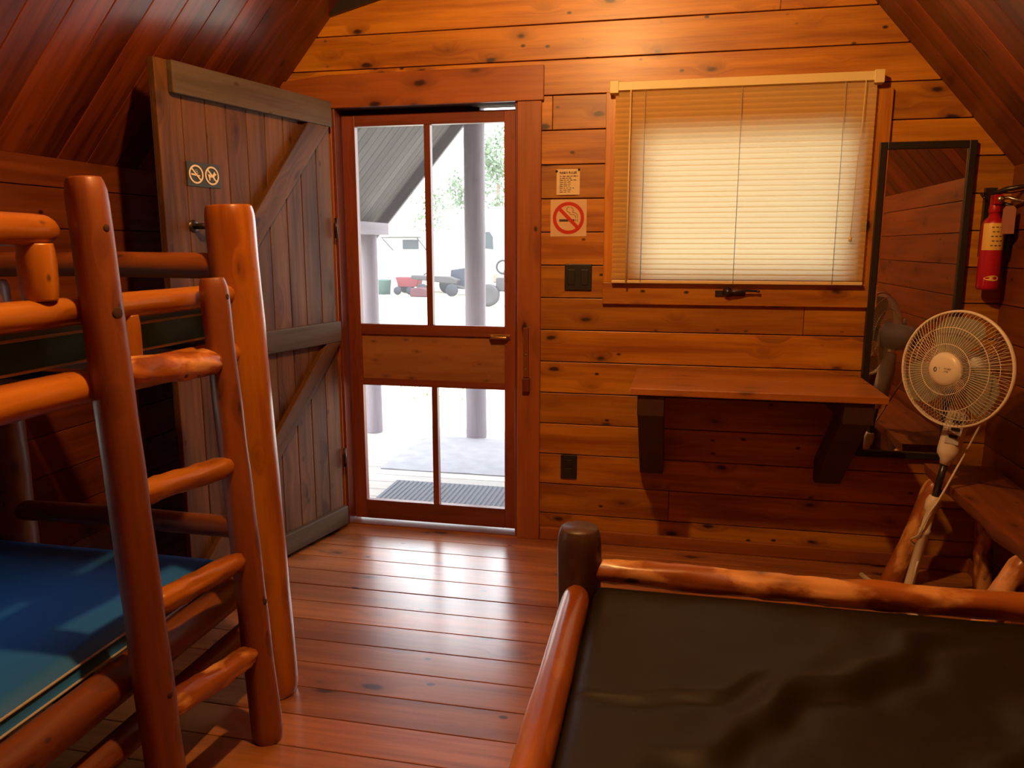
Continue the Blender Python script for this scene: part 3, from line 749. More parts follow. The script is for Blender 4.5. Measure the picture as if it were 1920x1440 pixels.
# ================================================================ FIRE EXTINGUISHER
ec = V((1.163, -.075, 0))
fe = thing('fire_extinguisher', 'red fire extinguisher with yellow label hanging in the right front corner', 'fire extinguisher', (1.163, -.075, 1.175))
g = MB(); g.lathe([(0, 0), (.032, 0), (.038, .006), (.039, .015), (.039, .235), (.037, .250), (.030, .264), (.020, .274), (.017, .290), (0, .291)], ec + V((0, 0, 1.175)), (0, 0, 1), 40); build('cylinder', g, 'red', fe)
g = MB(); g.lathe([(.0394, .150), (.0396, .151), (.0396, .245), (.0385, .250)], ec + V((0, 0, 1.175)), (0, 0, 1), 24, a0=math.radians(200), a1=math.radians(350)); lab = build('label', g, 'ylabel', fe, label='yellow instruction label')
g = MB()
for k in range(5):
    zc = 1.175 + .235 - k * .017
    for j in range(3):
        an = math.radians(252 + 20 * j + (k % 2) * 5); c = ec + V((math.cos(an) * .0400, math.sin(an) * .0400, zc)); tx = V((-math.sin(an), math.cos(an), 0))
        g.prism([(-.0042, -.0016), (.0042, -.0016), (.0042, .0016), (-.0042, .0016)], c, tx, (0, 0, 1), .0006)
build('label_print', g, 'ink', lab)
g = MB(); pts = []
vs = []; N = 24
for i in range(N):
    a = 2 * PI * i / N; uu = math.cos(a) * .026; zz = math.sin(a) * .010 * (1 + .3 * math.cos(a)); an = math.radians(268) + uu / .039
    vs.append(ec + V((math.cos(an) * .0400, math.sin(an) * .0400, 1.175 + .045 + zz)))
g.add(vs + [ec + V((math.cos(math.radians(268)) * .0402, math.sin(math.radians(268)) * .0402, 1.220))], [(i, (i + 1) % N, N) for i in range(N)]); build('emblem', g, 'ylabel', fe, label='yellow oval emblem')
g = MB(); g.lathe([(0, 0), (.020, 0), (.022, .012), (.018, .035), (.014, .05), (0, .05)], ec + V((0, 0, 1.462)), (0, 0, 1), 20); g.box(ec + V((-.016, -.03, 1.495)), ec + V((.016, .012, 1.53))); build('valve', g, 'red', fe, bevel=.002)
g = MB(); g.tube([ec + V((-.01, 0, 1.53)), ec + V((.02, -.03, 1.548)), ec + V((.065, -.07, 1.556))], [.011, .010, .007], 10); build('carry_handle', g, 'darkmetal', fe)
g = MB(); g.tube([ec + V((.0, -.01, 1.515)), ec + V((.03, -.035, 1.518)), ec + V((.068, -.07, 1.50))], [.008, .007, .006], 10); build('squeeze_lever', g, 'metal', fe)
g = MB(); g.lathe([(0, .008), (.011, .008), (.0125, .004), (.0125, 0)], ec + V((.006, -.03, 1.512)), (0, -1, 0), 18); build('pressure_gauge', g, 'metal', fe)
g = MB(); g.tube([ec + V((.012, -.01, 1.50)), ec + V((.045, -.02, 1.49)), ec + V((.055, -.01, 1.44)), ec + V((.056, .0, 1.30))], .008, 10); build('hose', g, 'black', fe)
g = MB(); g.tube([ec + V((-.03, .03, 1.52)), ec + V((-.03, .073, 1.54))], .004, 8); g.box(ec + V((-.02, .050, 1.30)), ec + V((.02, .074, 1.56))); build('wall_bracket', g, 'darkmetal', fe)
g = MB(); p = ec + V((.030, -.055, 0)); g.prism([(-.021, 1.385), (.021, 1.385), (.021, 1.475), (.012, 1.487), (-.012, 1.487), (-.021, 1.475)], p, V((.94, -.34, 0)), (0, 0, 1), .0012); build('inspection_tag', g, 'tag', fe, label='brown cardboard inspection tag')

# ================================================================ LOG BENCH along the right wall
be = thing('log_bench', 'half-log bench with slanted log legs along the right wall', 'bench', (1.10, -.85, 0))
def slab(u, v):
    y = -.17 - u * 1.30
    a = PI * v                      # underside half round, then flat top
    wob = .014 * noise.noise(V((u * 7, 0, 3))) + .006 * noise.noise(V((u * 25, v * 4, 1)))
    return V((1.094 - math.cos(a) * (.120 + wob), y, .50 - math.sin(a) ** .7 * (.085 + wob)))
g = MB(); g.grid(slab, 40, 14)
n0 = len(g.v)
def slabtop(u, v):
    a = slab(u, 0); b = slab(u, 1); p = a.lerp(b, v); p.z = .500 + .002 * noise.noise(V((u * 9, v * 3, 5))) ; return p
g.grid(slabtop, 40, 6)
for uu in (0, 1):
    ring_ = [slab(uu, j / 14) for j in range(15)]
    g.add(ring_, [tuple(range(15)) if uu else tuple(reversed(range(15)))])
g.gc = [V((v.y, v.x, v.z)) for v in g.v]
build('seat_slab', g, 'logred', be)
for (a, b, r) in (((.995, -.25, .45), (.865, -.235, 0), .036), ((1.17, -.25, .45), (1.205, -.235, 0), .03), ((1.02, -1.0, .45), (.845, -1.01, 0), .037), ((1.17, -1.05, .45), (1.205, -1.06, 0), .03)):
    g = MB(); g.log(a, b, r, r * 1.1, chop=.08, bend=.008); build('leg', g, 'logbark', be)

# ================================================================ PEDESTAL FAN leaning on the bench
FB = V((.845, -.50, .03)); TIL = math.radians(9.6)
fan = thing('pedestal_fan', 'cream pedestal fan leaning against the log bench by the mirror', 'fan', tuple(FB), (0, TIL, 0))
FM = ROOTM['pedestal_fan']
def fl_(x, y, z): return FM @ V((x, y, z))
up = (FM.to_3x3() @ V((0, 0, 1))).normalized()
for k in range(4):
    a = math.radians(112 + 90 * k); d = (FM.to_3x3() @ V((math.cos(a), math.sin(a), 0)))
    p = fl_(0, 0, .012); L = .25
    g = MB(); g.tube([p, p + d * (L * .6) , p + d * L], [.013, .012, .011], 10)
    build('foot', g, 'cream', fan)
g = MB(); g.lathe([(0, 0), (.030, 0), (.032, .01), (.025, .04), (.018, .06), (.0165, .07), (.0165, .30), (.019, .302), (.0195, .318), (.0165, .320), (.0165, .385), (.024, .395), (.025, .425), (.020, .440), (.018, .445), (0, .445)], fl_(0, 0, 0), up, 26); build('pole_sleeve', g, 'cream', fan)
g = MB(); g.lathe([(0, 0), (.0115, 0), (.0115, .14), (0, .14)], fl_(0, 0, .44), up, 20); build('inner_pole', g, 'darkpole', fan, label='dark inner pole')
# control box
g = MB(); g.lathe([(0, 0), (.017, 0), (.019, .018), (.034, .036), (.036, .05), (.036, .19), (.030, .22), (.024, .27), (0, .27)], fl_(0, 0, .565), up, 30); cb = build('control_box', g, 'cream', fan)
fdir = V((-.78, -.625, .05)).normalized()
fr_ = V((-.30, -.95, 0)).normalized(); fr_ = (fr_ - up * fr_.dot(up)).normalized(); sx_ = up.cross(fr_)
g = MB(); c = fl_(0, 0, .700) + fr_ * .0345; g.beam(c - up * .055, c + up * .055, .044, .006, up=fr_); pnl = build('switch_panel', g, 'greyplastic', fan, bevel=.002, label='grey switch panel')
for k in range(3):
    g = MB(); c = fl_(0, 0, .726 - k * .026) + fr_ * .039; g.beam(c - sx_ * .013, c + sx_ * .013, .011, .005, up=fr_); build('switch', g, 'black', pnl)
# head
pivot = fl_(.005, 0, .912); HC = pivot + fdir * .10
g = MB(); g.lathe([(0, -.155), (.030, -.152), (.048, -.135), (.058, -.10), (.060, -.02), (.064, .0), (.050, .012), (0, .012)], pivot + fdir * .055, fdir, 32); build('motor_housing', g, 'greyplastic', fan, label='grey motor housing')
g = MB(); g.beam(fl_(0, 0, .85), fl_(0, 0, .93), .04, .045, up=fdir); build('tilt_joint', g, 'greyplastic', fan, bevel=.005)
g = MB(); g.tube([pivot - fdir * .03 + V((0, 0, .055)), pivot - fdir * .03 + V((0, 0, .085))], .007, 10); build('swing_knob', g, 'greyplastic', fan)
eu = V((0, 0, 1)); eu = (eu - fdir * eu.dot(fdir)).normalized(); er = eu.cross(fdir)
R = .192
def pol(c, a, rr, h): return c + (er * math.cos(a) + eu * math.sin(a)) * rr + fdir * h
g = MB()
NR = 88
for i in range(NR):     # front radial wires, bulging forward
    a = 2 * PI * i / NR
    g.tube([pol(HC, a, .040, .060), pol(HC, a, .085, .056), pol(HC, a, .140, .043), pol(HC, a, .185, .018), pol(HC, a, R, .002)], .00085, 4, cap=False)
for rr, h in ((.085, .056), (.140, .043)): g.ring(HC + fdir * h, er, eu, rr, .0014, 56, 5)
build('front_grille', g, 'cream', fan)
g = MB()
for i in range(NR):
    a = 2 * PI * (i + .5) / NR
    g.tube([pol(HC, a, .060, -.050), pol(HC, a, .120, -.048), pol(HC, a, .175, -.036), pol(HC, a, R, -.006)], .00085, 4, cap=False)
for rr, h in ((.120, -.048), (.060, -.050), (.175, -.036)): g.ring(HC + fdir * h, er, eu, rr, .0014, 56, 5)
build('rear_grille', g, 'cream', fan)
g = MB(); g.lathe([(R - .002, -.008), (R + .004, -.009), (R + .006, 0), (R + .004, .009), (R - .002, .008), (R - .003, 0), (R - .002, -.008)], HC, fdir, 72); build('rim', g, 'cream', fan)
g = MB()
for k in range(3):
    a0 = math.radians(90 + 120 * k + 14)
    def bf(u, v, a0=a0):
        rr = .030 + u * .145; wd = math.radians(68) * (0.75 + .35 * math.sin(PI * min(1, u * .9 + .1))) * (1 if u < .85 else 1 - (u - .85) * 1.6)
        a = a0 + (v - .5) * wd * (1.0 if u > .1 else 1.1)
        return pol(HC, a - .35 * u, rr, .010 + .034 * (v - .5) * (1 - .3 * u))
    g.grid(bf, 12, 10)
g.lathe([(0, .03), (.03, .03), (.036, .02), (.036, -.02), (0, -.02)], HC, fdir, 24)
build('fan_blades', g, 'blade', fan, label='smoky translucent fan blades')
g = MB(); g.lathe([(0, .073), (.020, .072), (.040, .069), (.052, .064), (.058, .056), (.058, .050), (0, .050)], HC, fdir, 48); hub = build('hub_cap', g, 'cream', fan, label='round cream hub cap')
tc = HC + fdir * .0722
hub_n = fdir
text_mesh('logo_text', 'COMFORT\nZONE', .0088, tc + er * .010 - eu * .001, er, eu, 'ink', hub, .0004, 'CENTER')
g = MB(); g.ring(tc - er * .024 - eu * .002 + fdir * .0004, er, eu, .0046, .0013, 22, 5, R2=.0068); build('logo_ring', g, 'ink', hub)
# cord
pts = [pivot - fdir * .05 + V((.02, 0, -.05)), V((1.085, -.47, .80)), V((1.045, -.49, .735)), V((.985, -.51, .60)), V((.925, -.53, .47)), V((.895, -.53, .41)), V((.872, -.52, .33)), V((.862, -.475, .29)), V((.895, -.48, .25)), V((.87, -.53, .20)), V((.87, -.50, .06)), V((.95, -.45, .008)), V((1.15, -.35, .006)), V((1.20, -.3, .006))]
sm = []
for i in range(len(pts) - 1):
    p0, p1, p2, p3 = pts[max(0, i - 1)], pts[i], pts[i + 1], pts[min(len(pts) - 1, i + 2)]
    for k in range(6):
        t = k / 6; sm.append(.5 * ((2 * p1) + (p2 - p0) * t + (2 * p0 - 5 * p1 + 4 * p2 - p3) * t * t + (3 * p1 - p0 - 3 * p2 + p3) * t ** 3))
g = MB(); g.tube(sm + [pts[-1]], .0038, 8); build('power_cord', g, 'cream', fan)

# ================================================================ BIG LOG BED (right foreground)
bd = thing('log_bed', 'log frame double bed with dark round corner post in the foreground', 'bed', (.475, -2.6, 0))
BY, BX = -1.67, -.203
g = MB(); g.log((BX, BY, 0), (BX, BY, .695), .053, .051, ends=(.1, .16), rough=.05, bend=.004); build('post', g, 'darklog', bd, label='dark barked foot post')
for (x, y, h) in ((1.16, BY, .69), (BX, -3.66, .95), (1.16, -3.66, .95)):
    g = MB(); g.log((x, y, 0), (x, y, h), .052, .05, ends=(.1, .2)); build('post', g, 'logred', bd)
g = MB(); g.log((BX + .035, BY, .592), (1.16, BY, .592), .029, .031, ends=(.1, .1), rough=.14, chop=.22, bend=.004, seed=3.0); build('foot_rail', g, 'logbark', bd, label='flecked orange foot rail')
g = MB(); g.log((BX + .004, BY - .050, .555), (BX + .022, -3.66, .550), .031, .036, ends=(.42, .1), rough=.05, bend=.004); build('side_rail', g, 'log', bd, label='orange side rail')
g = MB(); g.log((1.16, BY, .555), (1.16, -3.66, .555), .035, .036, ends=(.1, .1)); build('side_rail', g, 'log', bd)
for z in (.5, .85):
    g = MB(); g.log((BX, -3.66, z), (1.16, -3.66, z), .033, .033, ends=(.1, .1)); build('head_rail', g, 'log', bd)
for (a, b) in (((BX + .03, BY, .28), (1.16, BY, .28)),):
    g = MB(); g.log(a, b, .03, .03, ends=(.1, .1)); build('foot_rail', g, 'logred', bd)
g = MB()
for k in range(7): g.box((BX + .02, -1.95 - k * .25, .385), (1.15, -1.85 - k * .25, .405), 'x')
build('slats', g, 'logred', bd)
# mattress with wrinkled vinyl cover
MX0, MX1, MY0, MY1, MZ = -.163, 1.118, -3.60, -1.696, .575
def folds(x, y):
    h = 0.0
    # long diagonal creases running up to the right
    for (x0, y0, x1, y1, amp, w) in ((.02, -2.28, .55, -1.80, .010, .045), (.30, -2.45, .82, -1.86, .013, .055), (.62, -2.5, 1.05, -2.15, .010, .05), (-.1, -2.16, .14, -2.06, .005, .022), (.05, -2.7, .5, -2.42, .008, .04), (-.08, -2.42, .12, -2.34, .004, .02)):
        dx, dy = x1 - x0, y1 - y0; L = math.hypot(dx, dy); dx /= L; dy /= L
        px, py = x - x0, y - y0; s = px * dx + py * dy; d = -px * dy + py * dx
        d += .020 * math.sin(s * 16 + x0 * 9) + .010 * math.sin(s * 37)
        e = max(0, 1 - abs((s - L / 2) / (L / 2 + .08)) ** 3)
        w *= .62
        h += 1.5 * amp * e * (math.exp(-(d / w) ** 2) - .9 * math.exp(-((d + w * 1.5) / (w * 1.1)) ** 2))
    h += .005 * noise.noise(V((x * 5, y * 5, 0))) + .003 * noise.noise(V((x * 14, y * 11, 2)))
    return h
g = MB(); nu, nv = 110, 150
def mt(u, v):
    x = MX0 + (MX1 - MX0) * u; y = MY0 + (MY1 - MY0) * v
    ed = min(u * (MX1 - MX0), (1 - u) * (MX1 - MX0), v * (MY1 - MY0), (1 - v) * (MY1 - MY0))
    rr = .03; drop = 0 if ed > rr else rr - math.sqrt(max(0, rr * rr - (rr - ed) ** 2))
    return V((x, y, MZ - drop + folds(x, y) * min(1, ed / .05)))
g.grid(mt, nu, nv)
zb_ = .405
rim = [mt(i / nu, 0) for i in range(nu + 1)] + [mt(1, j / nv) for j in range(1, nv + 1)] + [mt(1 - i / nu, 1) for i in range(1, nu + 1)] + [mt(0, 1 - j / nv) for j in range(1, nv)]
N = len(rim); g.add(rim + [V((p.x, p.y, zb_)) for p in rim], [(i, i + N, (i + 1) % N + N, (i + 1) % N) for i in range(N)] + [tuple(range(N, 2 * N))], smooth=True)
tag(build('mattress', g, 'vinyl_dark'), 'dark wrinkled vinyl mattress on the log bed in the foreground', 'mattress')

# ================================================================ BUNK BED (left)
bk = thing('bunk_bed', 'log bunk bed with thick corner post along the left wall', 'bunk bed', (-1.62, -2.4, 0))
PX, PY = -1.185, -1.41; RX = -1.205
g = MB(); g.log((PX + .030, PY, 0), (PX - .030, PY, 1.450), .068, .066, ends=(.12, .10), rough=.04, seg=30); build('post', g, 'log', bk, label='thick orange corner post')
for (x, y) in ((PX, -3.45), (-2.04, -1.41), (-2.04, -3.45)):
    g = MB(); g.log((x, y, 0), (x, y, 1.45 if x > -1.5 else 1.24), .062, .06, ends=(.12, .15)); build('post', g, 'logred', bk)
g = MB(); g.log((RX, -2.05, 1.370), (RX, -3.45, 1.372), .031, .033, ends=(.55, .1)); build('guard_rail', g, 'log', bk)
g = MB(); g.log((RX, -1.43, 1.210), (RX, -3.45, 1.212), .029, .030, ends=(.5, .1), bend=.003); build('guard_rail', g, 'log', bk)
g = MB(); g.log((RX, -1.43, 1.050), (RX, -3.45, 1.056), .035, .038, ends=(.5, .1)); build('side_rail', g, 'log', bk)
for (y, z0, z1, r) in ((-2.10, 1.235, 1.345, .034), (-1.862, 1.075, 1.188, .026), (-2.9, 1.08, 1.19, .03), (-3.0, 1.24, 1.345, .034)):
    g = MB(); g.log((RX, y, z0), (RX, y, z1), r, r, ends=(.12, .12), seg=20); build('spindle', g, 'log', bk)
g = MB(); g.log((RX, -1.43, .372), (RX, -3.45, .368), .044, .046, ends=(.4, .1), rough=.06); build('side_rail', g, 'logred', bk)
g = MB(); g.log((RX + .005, -1.43, .225), (RX + .005, -3.45, .225), .034, .036, ends=(.5, .1), rough=.06); build('side_rail', g, 'logred', bk)
for (z, r) in ((1.285, .036), (1.09, .034), (.52, .032), (.36, .034)):
    g = MB(); g.log((PX - .045, -1.42, z), (-2.05, -1.42, z), r, r, ends=(.4, .1), bend=.004); build('end_rail', g, 'logred', bk)
for z in (1.06, .37):
    g = MB(); g.log((-2.05, -1.43, z), (-2.05, -3.45, z), .034, .034, ends=(.1, .1)); build('side_rail', g, 'logred', bk)
    g = MB()
    for k in range(8): g.box((-2.04, -1.62 - k * .24, z + .0), (RX, -1.52 - k * .24, z + .018), 'x')
    build('slats', g, 'logred', bk)
def bunk_mattress(z0, z1, mat, label, x1, tuft):
    def top(u, v):
        x = -2.09 + (x1 + 2.09) * u; y = -3.38 + (-1.475 + 3.38) * v
        ed = min(u * (x1 + 2.09), (1 - u) * (x1 + 2.09), v * 1.905, (1 - v) * 1.905)
        rr = .02; drop = 0 if ed > rr else rr - math.sqrt(max(0, rr * rr - (rr - ed) ** 2))
        return V((x, y, z1 - drop + .006 * noise.noise(V((x * 3, y * 3, z0))) * min(1, ed / .1) - (.008 * math.exp(-((x + 1.75) ** 2 + (y + 1.95) ** 2) / .003) if tuft else 0)))
    g = MB(); nu, nv = 40, 70; g.grid(top, nu, nv)
    rim = [top(i / nu, 0) for i in range(nu + 1)] + [top(1, j / nv) for j in range(1, nv + 1)] + [top(1 - i / nu, 1) for i in range(1, nu + 1)] + [top(0, 1 - j / nv) for j in range(1, nv)]
    N = len(rim); g.add(rim + [V((p.x, p.y, z0)) for p in rim], [(i, i + N, (i + 1) % N + N, (i + 1) % N) for i in range(N)] + [tuple(range(N, 2 * N))], smooth=True)
    t = thing('bunk_mattress', label, 'mattress', (-1.65, -2.42, z0))
    build('cover', g, mat, t)
    for zz in (z1 - .018, z0 + .004):
        g = MB(); g.tube([(-2.088, -3.378, zz), (x1 + .001, -3.378, zz), (x1 + .002, -2.4, zz), (x1 + .001, -1.476, zz), (-2.088, -1.476, zz)], .0035, 6, closed=True); build('piping', g, 'piping', t)
bunk_mattress(1.092, 1.178, 'vinyl_teal', 'dark teal vinyl mattress on the upper bunk behind the rails', -1.245, False)
bunk_mattress(.395, .452, 'vinyl_blue', 'blue vinyl mattress on the lower bunk', -1.255, True)

# ladder
ld = thing('bunk_ladder', 'log ladder with four rungs leaning on the bunk bed', 'ladder', (-1.08, -1.82, 0))
LA = [V((-1.090, -2.0, 0)), V((-1.168, -2.0, 1.475))]; LB = [V((-1.060, -1.63, 0)), V((-1.138, -1.63, 1.262))]
g = MB(); g.log(LA[0], LA[1], .042, .040, ends=(.12, .22), rough=.06, seg=26); build('ladder_rail', g, 'logred', ld, label='tall left ladder rail')
g = MB(); g.log(LB[0], LB[1], .041, .034, ends=(.12, .22), rough=.07, seg=26); build('ladder_rail', g, 'logred', ld, label='short right ladder rail')
for (rail, zz, hx, hr, L_, rr_) in ((LA, 1.375, -.1, .008, 1.475, .040), (LA, 1.205, -.12, .013, 1.475, .040), (LB, 1.215, .06, .008, 1.262, .035), (LB, .405, .05, .008, 1.262, .040), (LA, .36, -.1, .008, 1.475, .042)):
    c = rail[0].lerp(rail[1], zz / L_); d = V((1, hx, 0)).normalized()
    g = MB(); g.lathe([(0, .0015), (hr * .8, .0015), (hr, 0), (hr, -.006)], c + d * rr_, d, 16); build('bolt_hole', g, 'gap', ld)
for (za, zb2, r) in ((1.075, 1.052, .034), (.808, .785, .028), (.553, .528, .029), (.305, .262, .032)):
    a = LA[0].lerp(LA[1], za / 1.475); b = LB[0].lerp(LB[1], zb2 / 1.262)
    a.z = za; b.z = zb2
    d = (b - a).normalized()
    g = MB(); g.log(a + d * .03, b - d * .022, r, r * .95, ends=(.25, .45), rough=.12, chop=.20); build('rung', g, 'logbark' if r > .031 else 'log', ld)

# ================================================================ CEILING LAMP
lp = thing('ceiling_lamp', 'bare bulb in a holder hanging from the ridge of the ceiling', 'lamp', BULB)
g = MB(); g.lathe([(0, -.052), (.020, -.050), (.036, -.030), (.040, -.008), (.034, .018), (.020, .040), (.014, .052), (0, .052)], BULB, (0, 0, 1), 24); build('light_bulb', g, 'bulb', lp)
g = MB(); g.lathe([(0, 0), (.02, 0), (.022, .03), (.014, .05), (0, .05)], V(BULB) + V((0, 0, .05)), (0, 0, 1), 20); g.tube([V(BULB) + V((0, 0, .09)), V((BULB[0], BULB[1], ZR - .02))], .004, 8); build('lamp_holder', g, 'cream', lp)

# ================================================================ PORCH
dk = MB(); y = .14
while y < 2.25: dk.box((XL - .25, y, -.085), (XR + .25, min(y + .135, 2.25), -.05), 'x'); y += .14
tag(build('porch_deck', dk, 'deck', bevel=.002), 'pale board deck outside the door', 'deck')
rg_ = MB(); rg_.grid(lambda u, v: V((-1.80 + u * 2.2, 1.08 + v * .88, -.044 + .0025 * noise.noise(V((u * 14, v * 6, 0))))), 30, 14)
rg_.box((-1.80, 1.08, -.0495), (.40, 1.96, -.046))
tag(build('porch_rug', rg_, 'rug'), 'worn grey rug on the porch deck near the posts', 'rug')
mt_ = MB(); mt_.box((-1.60, .30, -.049), (-.62, .84, -.038))
for i in range(34):
    mt_.box((-1.59 + i * .0285, .31, -.038), (-1.575 + i * .0285, .83, -.033))
tag(build('door_mat', mt_, 'mat'), 'blue grey ribbed door mat just outside the screen door', 'door mat')
def porch_roof():
    mb = MB()
    for side in (-1, 1):
        m_, e_, r_, n_ = ceiling('p', side, 2.24, .13, 'soffit', .098, .22)
        o = len(mb.v); mb.v += m_.v; mb.gc += m_.gc; mb.f += [[i + o for i in q] for q in m_.f]; mb.rnd += m_.rnd; mb.smooth += m_.smooth
    return mb
pr_ = thing('porch_roof', 'grey board underside of the pitched porch roof', 'roof', (XM, 1.2, 1.4))
build('soffit_boards', porch_roof(), 'soffit', pr_, bevel=.002)
for side in (-1, 1):
    xe = XL if side < 0 else XR; ee = V((xe + side * .26, 2.255, ZE - SL * .26)); rr = V((XM, 2.255, ZR))
    d = (rr - ee).normalized(); n_ = V((-d.z, 0, d.x)) if side < 0 else V((d.z, 0, -d.x))
    if n_.z < 0: n_ = -n_
    g = MB(); g.beam(ee - n_ * .01, rr - n_ * .01, .035, .12, up=n_); build('rake_board', g, 'soffit', pr_)
g = MB(); g.beam((XM - .0, 1.2, ZR + .06), (XM, 2.25, ZR + .06), .2, .02)
for side in (-1, 1):
    xe = XL if side < 0 else XR; d = V((XM - xe, 0, ZR - ZE)).normalized(); n_ = V((-d.z, 0, d.x));
    if n_.z < 0: n_ = -n_
    g.beam(V((xe + side * .26, 1.19, ZE - SL * .26)) + n_ * .05, V((XM, 1.19, ZR)) + n_ * .05, 2.14, .05, up=n_)
build('roof_sheet', g, 'outw', pr_)
for x in (XL - .03, XR + .03):
    g = MB(); g.beam((x, .12, 1.465), (x, 2.16, 1.465), .10, .085)
    tag(build('porch_plate', g, 'porchpost', bevel=.003), 'pale horizontal beam on top of the %s porch post' % ('left' if x < 0 else 'far right'), 'beam')
g = MB(); g.log((-1.415, 2.02, -.05), (-1.415, 2.02, 2.42), .076, .074, ends=(.03, .03), rough=.03, seg=28); tag(build('porch_post', g, 'porchpost'), 'tall round porch post standing in the middle of the doorway view', 'post')
g = MB(); g.log((-2.215, 2.02, -.05), (-2.215, 2.02, 1.425), .062, .060, ends=(.03, .03), rough=.03, seg=28); tag(build('porch_post', g, 'porchpost'), 'shorter round porch post at the left edge of the doorway view', 'post')

# ================================================================ YARD
g = MB(); g.grid(lambda u, v: V((-60 + u * 90, 2.25 + v * 90, -.25 + .02 * noise.noise(V((u * 40, v * 40, 0))))), 40, 40); g.box((-60, -20, -.27), (30, 2.25, -.26))
struct(build('ground', g, 'ground'))
g = MB()
for i in range(1500):
    x = random.uniform(-10, 1); y = random.uniform(4.2, 8.5)
    if noise.noise(V((x * .6, y * .6, 0))) < .05: continue
    a = random.uniform(0, 6.28); h = random.uniform(.02, .06)
    p = V((x, y, -.245)); d = V((math.cos(a), math.sin(a), 0)) * .012
    g.add([p - d, p + d, p + V((d.y * 2, d.x, h))], [(0, 1, 2)])
tag(build('grass_tufts', g, 'grass'), 'sparse pale grass on the yard beyond the porch', 'grass', kind='stuff')
# camper
cp = thing('camper_trailer', 'white camper trailer parked in the yard, seen through the screen door', 'camper', (-7.6, 23, -.25))
g = MB(); g.prism([(-10.1, .25), (-7.12, .25), (-7.12, 1.65), (-7.3, 1.82), (-9.6, 1.82), (-10.1, 1.5)], (0, 22.2, 0), (1, 0, 0), (0, 0, 1), -2.0); build('body', g, 'white', cp, bevel=.06)
g = MB(); g.box((-9.25, 22.17, 1.24), (-8.68, 22.2, 1.56)); build('window', g, 'glassdark', cp)
g = MB(); g.box((-9.95, 21.9, 1.62), (-8.6, 22.22, 1.66)); g.beam((-9.9, 21.95, 1.62), (-9.6, 22.19, 1.2), .03, .03); g.beam((-8.65, 21.95, 1.62), (-8.4, 22.19, 1.2), .03, .03); build('awning', g, 'boat', cp)
for x in (-9.2, -7.7):
    g = MB(); g.lathe([(0, -.1), (.26, -.1), (.30, -.06), (.30, .06), (.26, .1), (0, .1)], (x, 22.3, .05), (0, 1, 0), 22); build('wheel', g, 'rubber', cp)
# motorhome, right
mh_ = thing('motorhome', 'large white motorhome with a dark side window behind the porch post', 'motorhome', (-4.6, 24, -.25))
g = MB(); g.prism([(-7.0, .35), (-1.9, .35), (-1.9, 2.7), (-6.5, 2.7), (-7.0, 1.5)], (0, 23.5, 0), (1, 0, 0), (0, 0, 1), -2.2); build('body', g, 'white', mh_, bevel=.1)
g = MB(); g.prism([(-6.78, 1.28), (-6.37, 1.23), (-6.38, 1.66), (-6.50, 1.84), (-6.70, 1.84)], (0, 23.505, 0), (1, 0, 0), (0, 0, 1), .035); build('window', g, 'glassdark', mh_)
for x in (-5.6, -2.4):
    g = MB(); g.lathe([(0, -.12), (.32, -.12), (.36, -.07), (.36, .07), (.32, .12), (0, .12)], (x, 23.6, .11), (0, 1, 0), 22); build('wheel', g, 'rubber', mh_)
# tarp covered box and boat trailer
g = MB(); g.prism([(-7.32, -.02), (-6.62, -.06), (-6.60, .60), (-6.75, .66), (-7.30, .58)], (0, 21.3, 0), (1, 0, 0), (0, 0, 1), -.7)
tag(build('tarped_crate', g, 'tarp', bevel=.03), 'slate blue covered crate left of the tall porch post', 'crate')
bt = thing('boat_trailer', 'low grey flat trailer in front of the covered crate', 'trailer', (-7.6, 20.8, -.25))
g = MB(); g.prism([(-8.5, .30), (-7.0, .12), (-6.9, .28), (-7.2, .38), (-8.5, .42)], (0, 20.8, 0), (1, 0, 0), (0, 0, 1), -.35); build('body', g, 'boat', bt, bevel=.03)
for x in (-8.1, -7.1):
    g = MB(); g.lathe([(0, -.07), (.18, -.07), (.20, -.04), (.20, .04), (.18, .07), (0, .07)], (x, 20.75, -.05), (0, 1, 0), 18); build('wheel', g, 'rubber', bt)
g = MB(); g.beam((-7.0, 20.8, .10), (-6.3, 20.8, -.05), .06, .06); build('tow_bar', g, 'boat', bt)
g = MB(); g.lathe([(0, 0), (.20, 0), (.24, .45), (.25, .46), (.25, .50), (0, .52)], (-9.62, 21.3, -.25), (0, 0, 1), 24)
tag(build('refuse_bin', g, 'teal'), 'small teal bin at the left of the yard', 'bin')
wg = thing('garden_cart', 'faded red cart in the yard right of the teal bin', 'cart', (-8.85, 21.4, -.25))
g = MB(); g.prism([(-9.2, .0), (-8.55, .0), (-8.45, .32), (-9.3, .32)], (0, 21.5, 0), (1, 0, 0), (0, 0, 1), -.5); build('tray', g, 'wagonred', wg, bevel=.02)
for x in (-9.1, -8.65):
    g = MB(); g.lathe([(0, -.04), (.12, -.04), (.14, 0), (.12, .04), (0, .04)], (x, 21.15, -.11), (0, 1, 0), 16); build('wheel', g, 'rubber', wg)
g = MB(); g.beam((-8.5, 21.4, .25), (-8.1, 21.4, .5), .04, .04); build('handle', g, 'boat', wg)
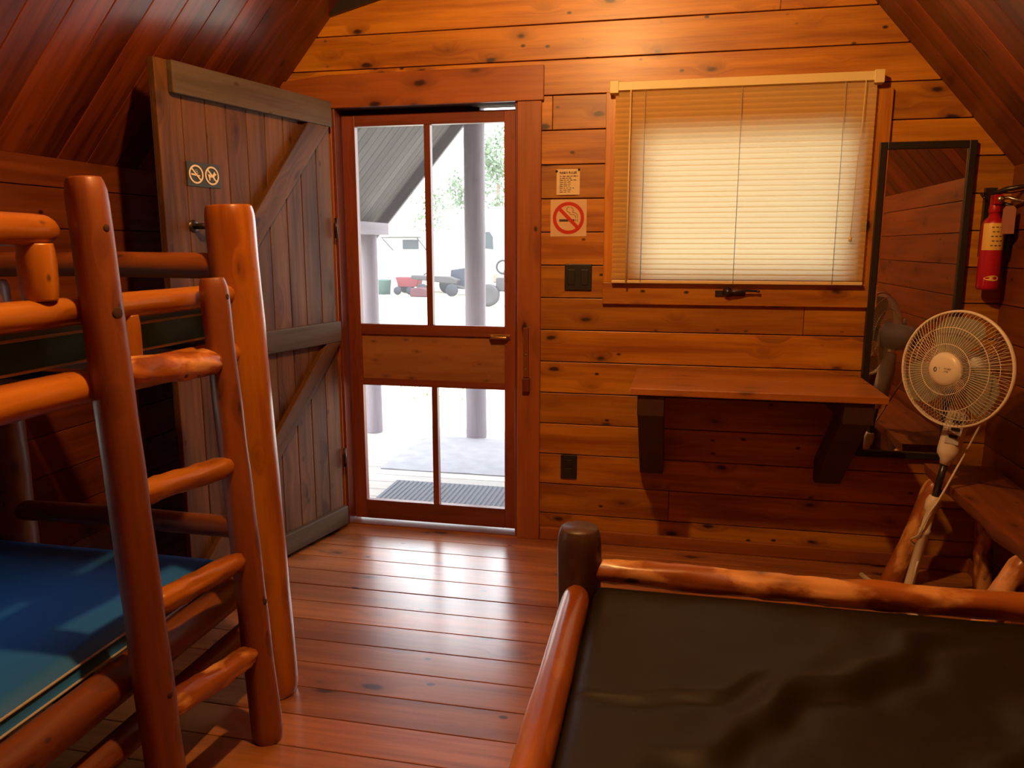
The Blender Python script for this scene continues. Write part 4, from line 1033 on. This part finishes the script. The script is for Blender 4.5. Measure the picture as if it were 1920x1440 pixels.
g = MB(); g.prism([(-8.34, -.24), (-7.72, -.24), (-7.78, .0), (-8.02, .06), (-8.32, .02)], (0, 20.2, 0), (1, 0, 0), (0, 0, 1), -.4)
tag(build('folded_cover', g, 'maroon', bevel=.03), 'low maroon cover lying in front of the red cart', 'cover')
# small tractor at the right edge
trc = thing('garden_tractor', 'grey utility tractor at the right edge of the doorway view', 'tractor', (-4.55, 17, -.25))
g = MB(); g.box((-4.75, 16.9, .15), (-3.9, 17.5, .52)); g.box((-4.55, 16.95, .52), (-4.15, 17.4, .72)); build('body', g, 'boat', trc, bevel=.03)
for (x, z, r) in ((-4.93, .06, .30), (-4.05, .16, .38)):
    g = MB(); g.lathe([(0, -.1), (r * .6, -.1), (r * .9, -.12), (r, -.08), (r, .08), (r * .9, .12), (r * .6, .1), (0, .1)], (x, 16.85, z), (0, 1, 0), 24); build('wheel', g, 'rubber' if x > -4.5 else 'boat', trc)
g = MB(); g.ring((-4.55, 16.9, .80), (1, 0, 0), (0, 0, 1), .17, .03, 24, 6); build('steering_wheel', g, 'rubber', trc)
# trees
def tree(x, y, h, r, n, label):
    t = thing('tree', label, 'tree', (x, y, -.25))
    g = MB(); g.log((x, y, -.25), (x + .1, y, h * .75), .16, .07, seg=12, rough=.1); build('trunk', g, 'bark', t)
    g = MB()
    cl = [V((random.gauss(0, .5), random.gauss(0, .5), random.gauss(0, .38))) for _ in range(16)]
    for _ in range(n):
        c = random.choice(cl); q = c + V((random.gauss(0, .16), random.gauss(0, .16), random.gauss(0, .13)))
        p = V((x, y, h * .78)) + V((q.x * r, q.y * r, q.z * h * .42)); a = V((random.gauss(0, 1), random.gauss(0, 1), random.gauss(0, 1))).normalized() * .13; b2 = a.orthogonal().normalized() * .06
        g.add([p - a, p - b2, p + a, p + b2], [(0, 1, 2, 3)])
    build('crown', g, 'leaf', t)
tree(-7.9, 30.5, 5.4, 1.7, 1500, 'pale green tree far behind the motorhome, right of the tall porch post')
tree(-13.4, 38, 4.2, 1.5, 450, 'faint green tree far behind the camper, left of the tall porch post')
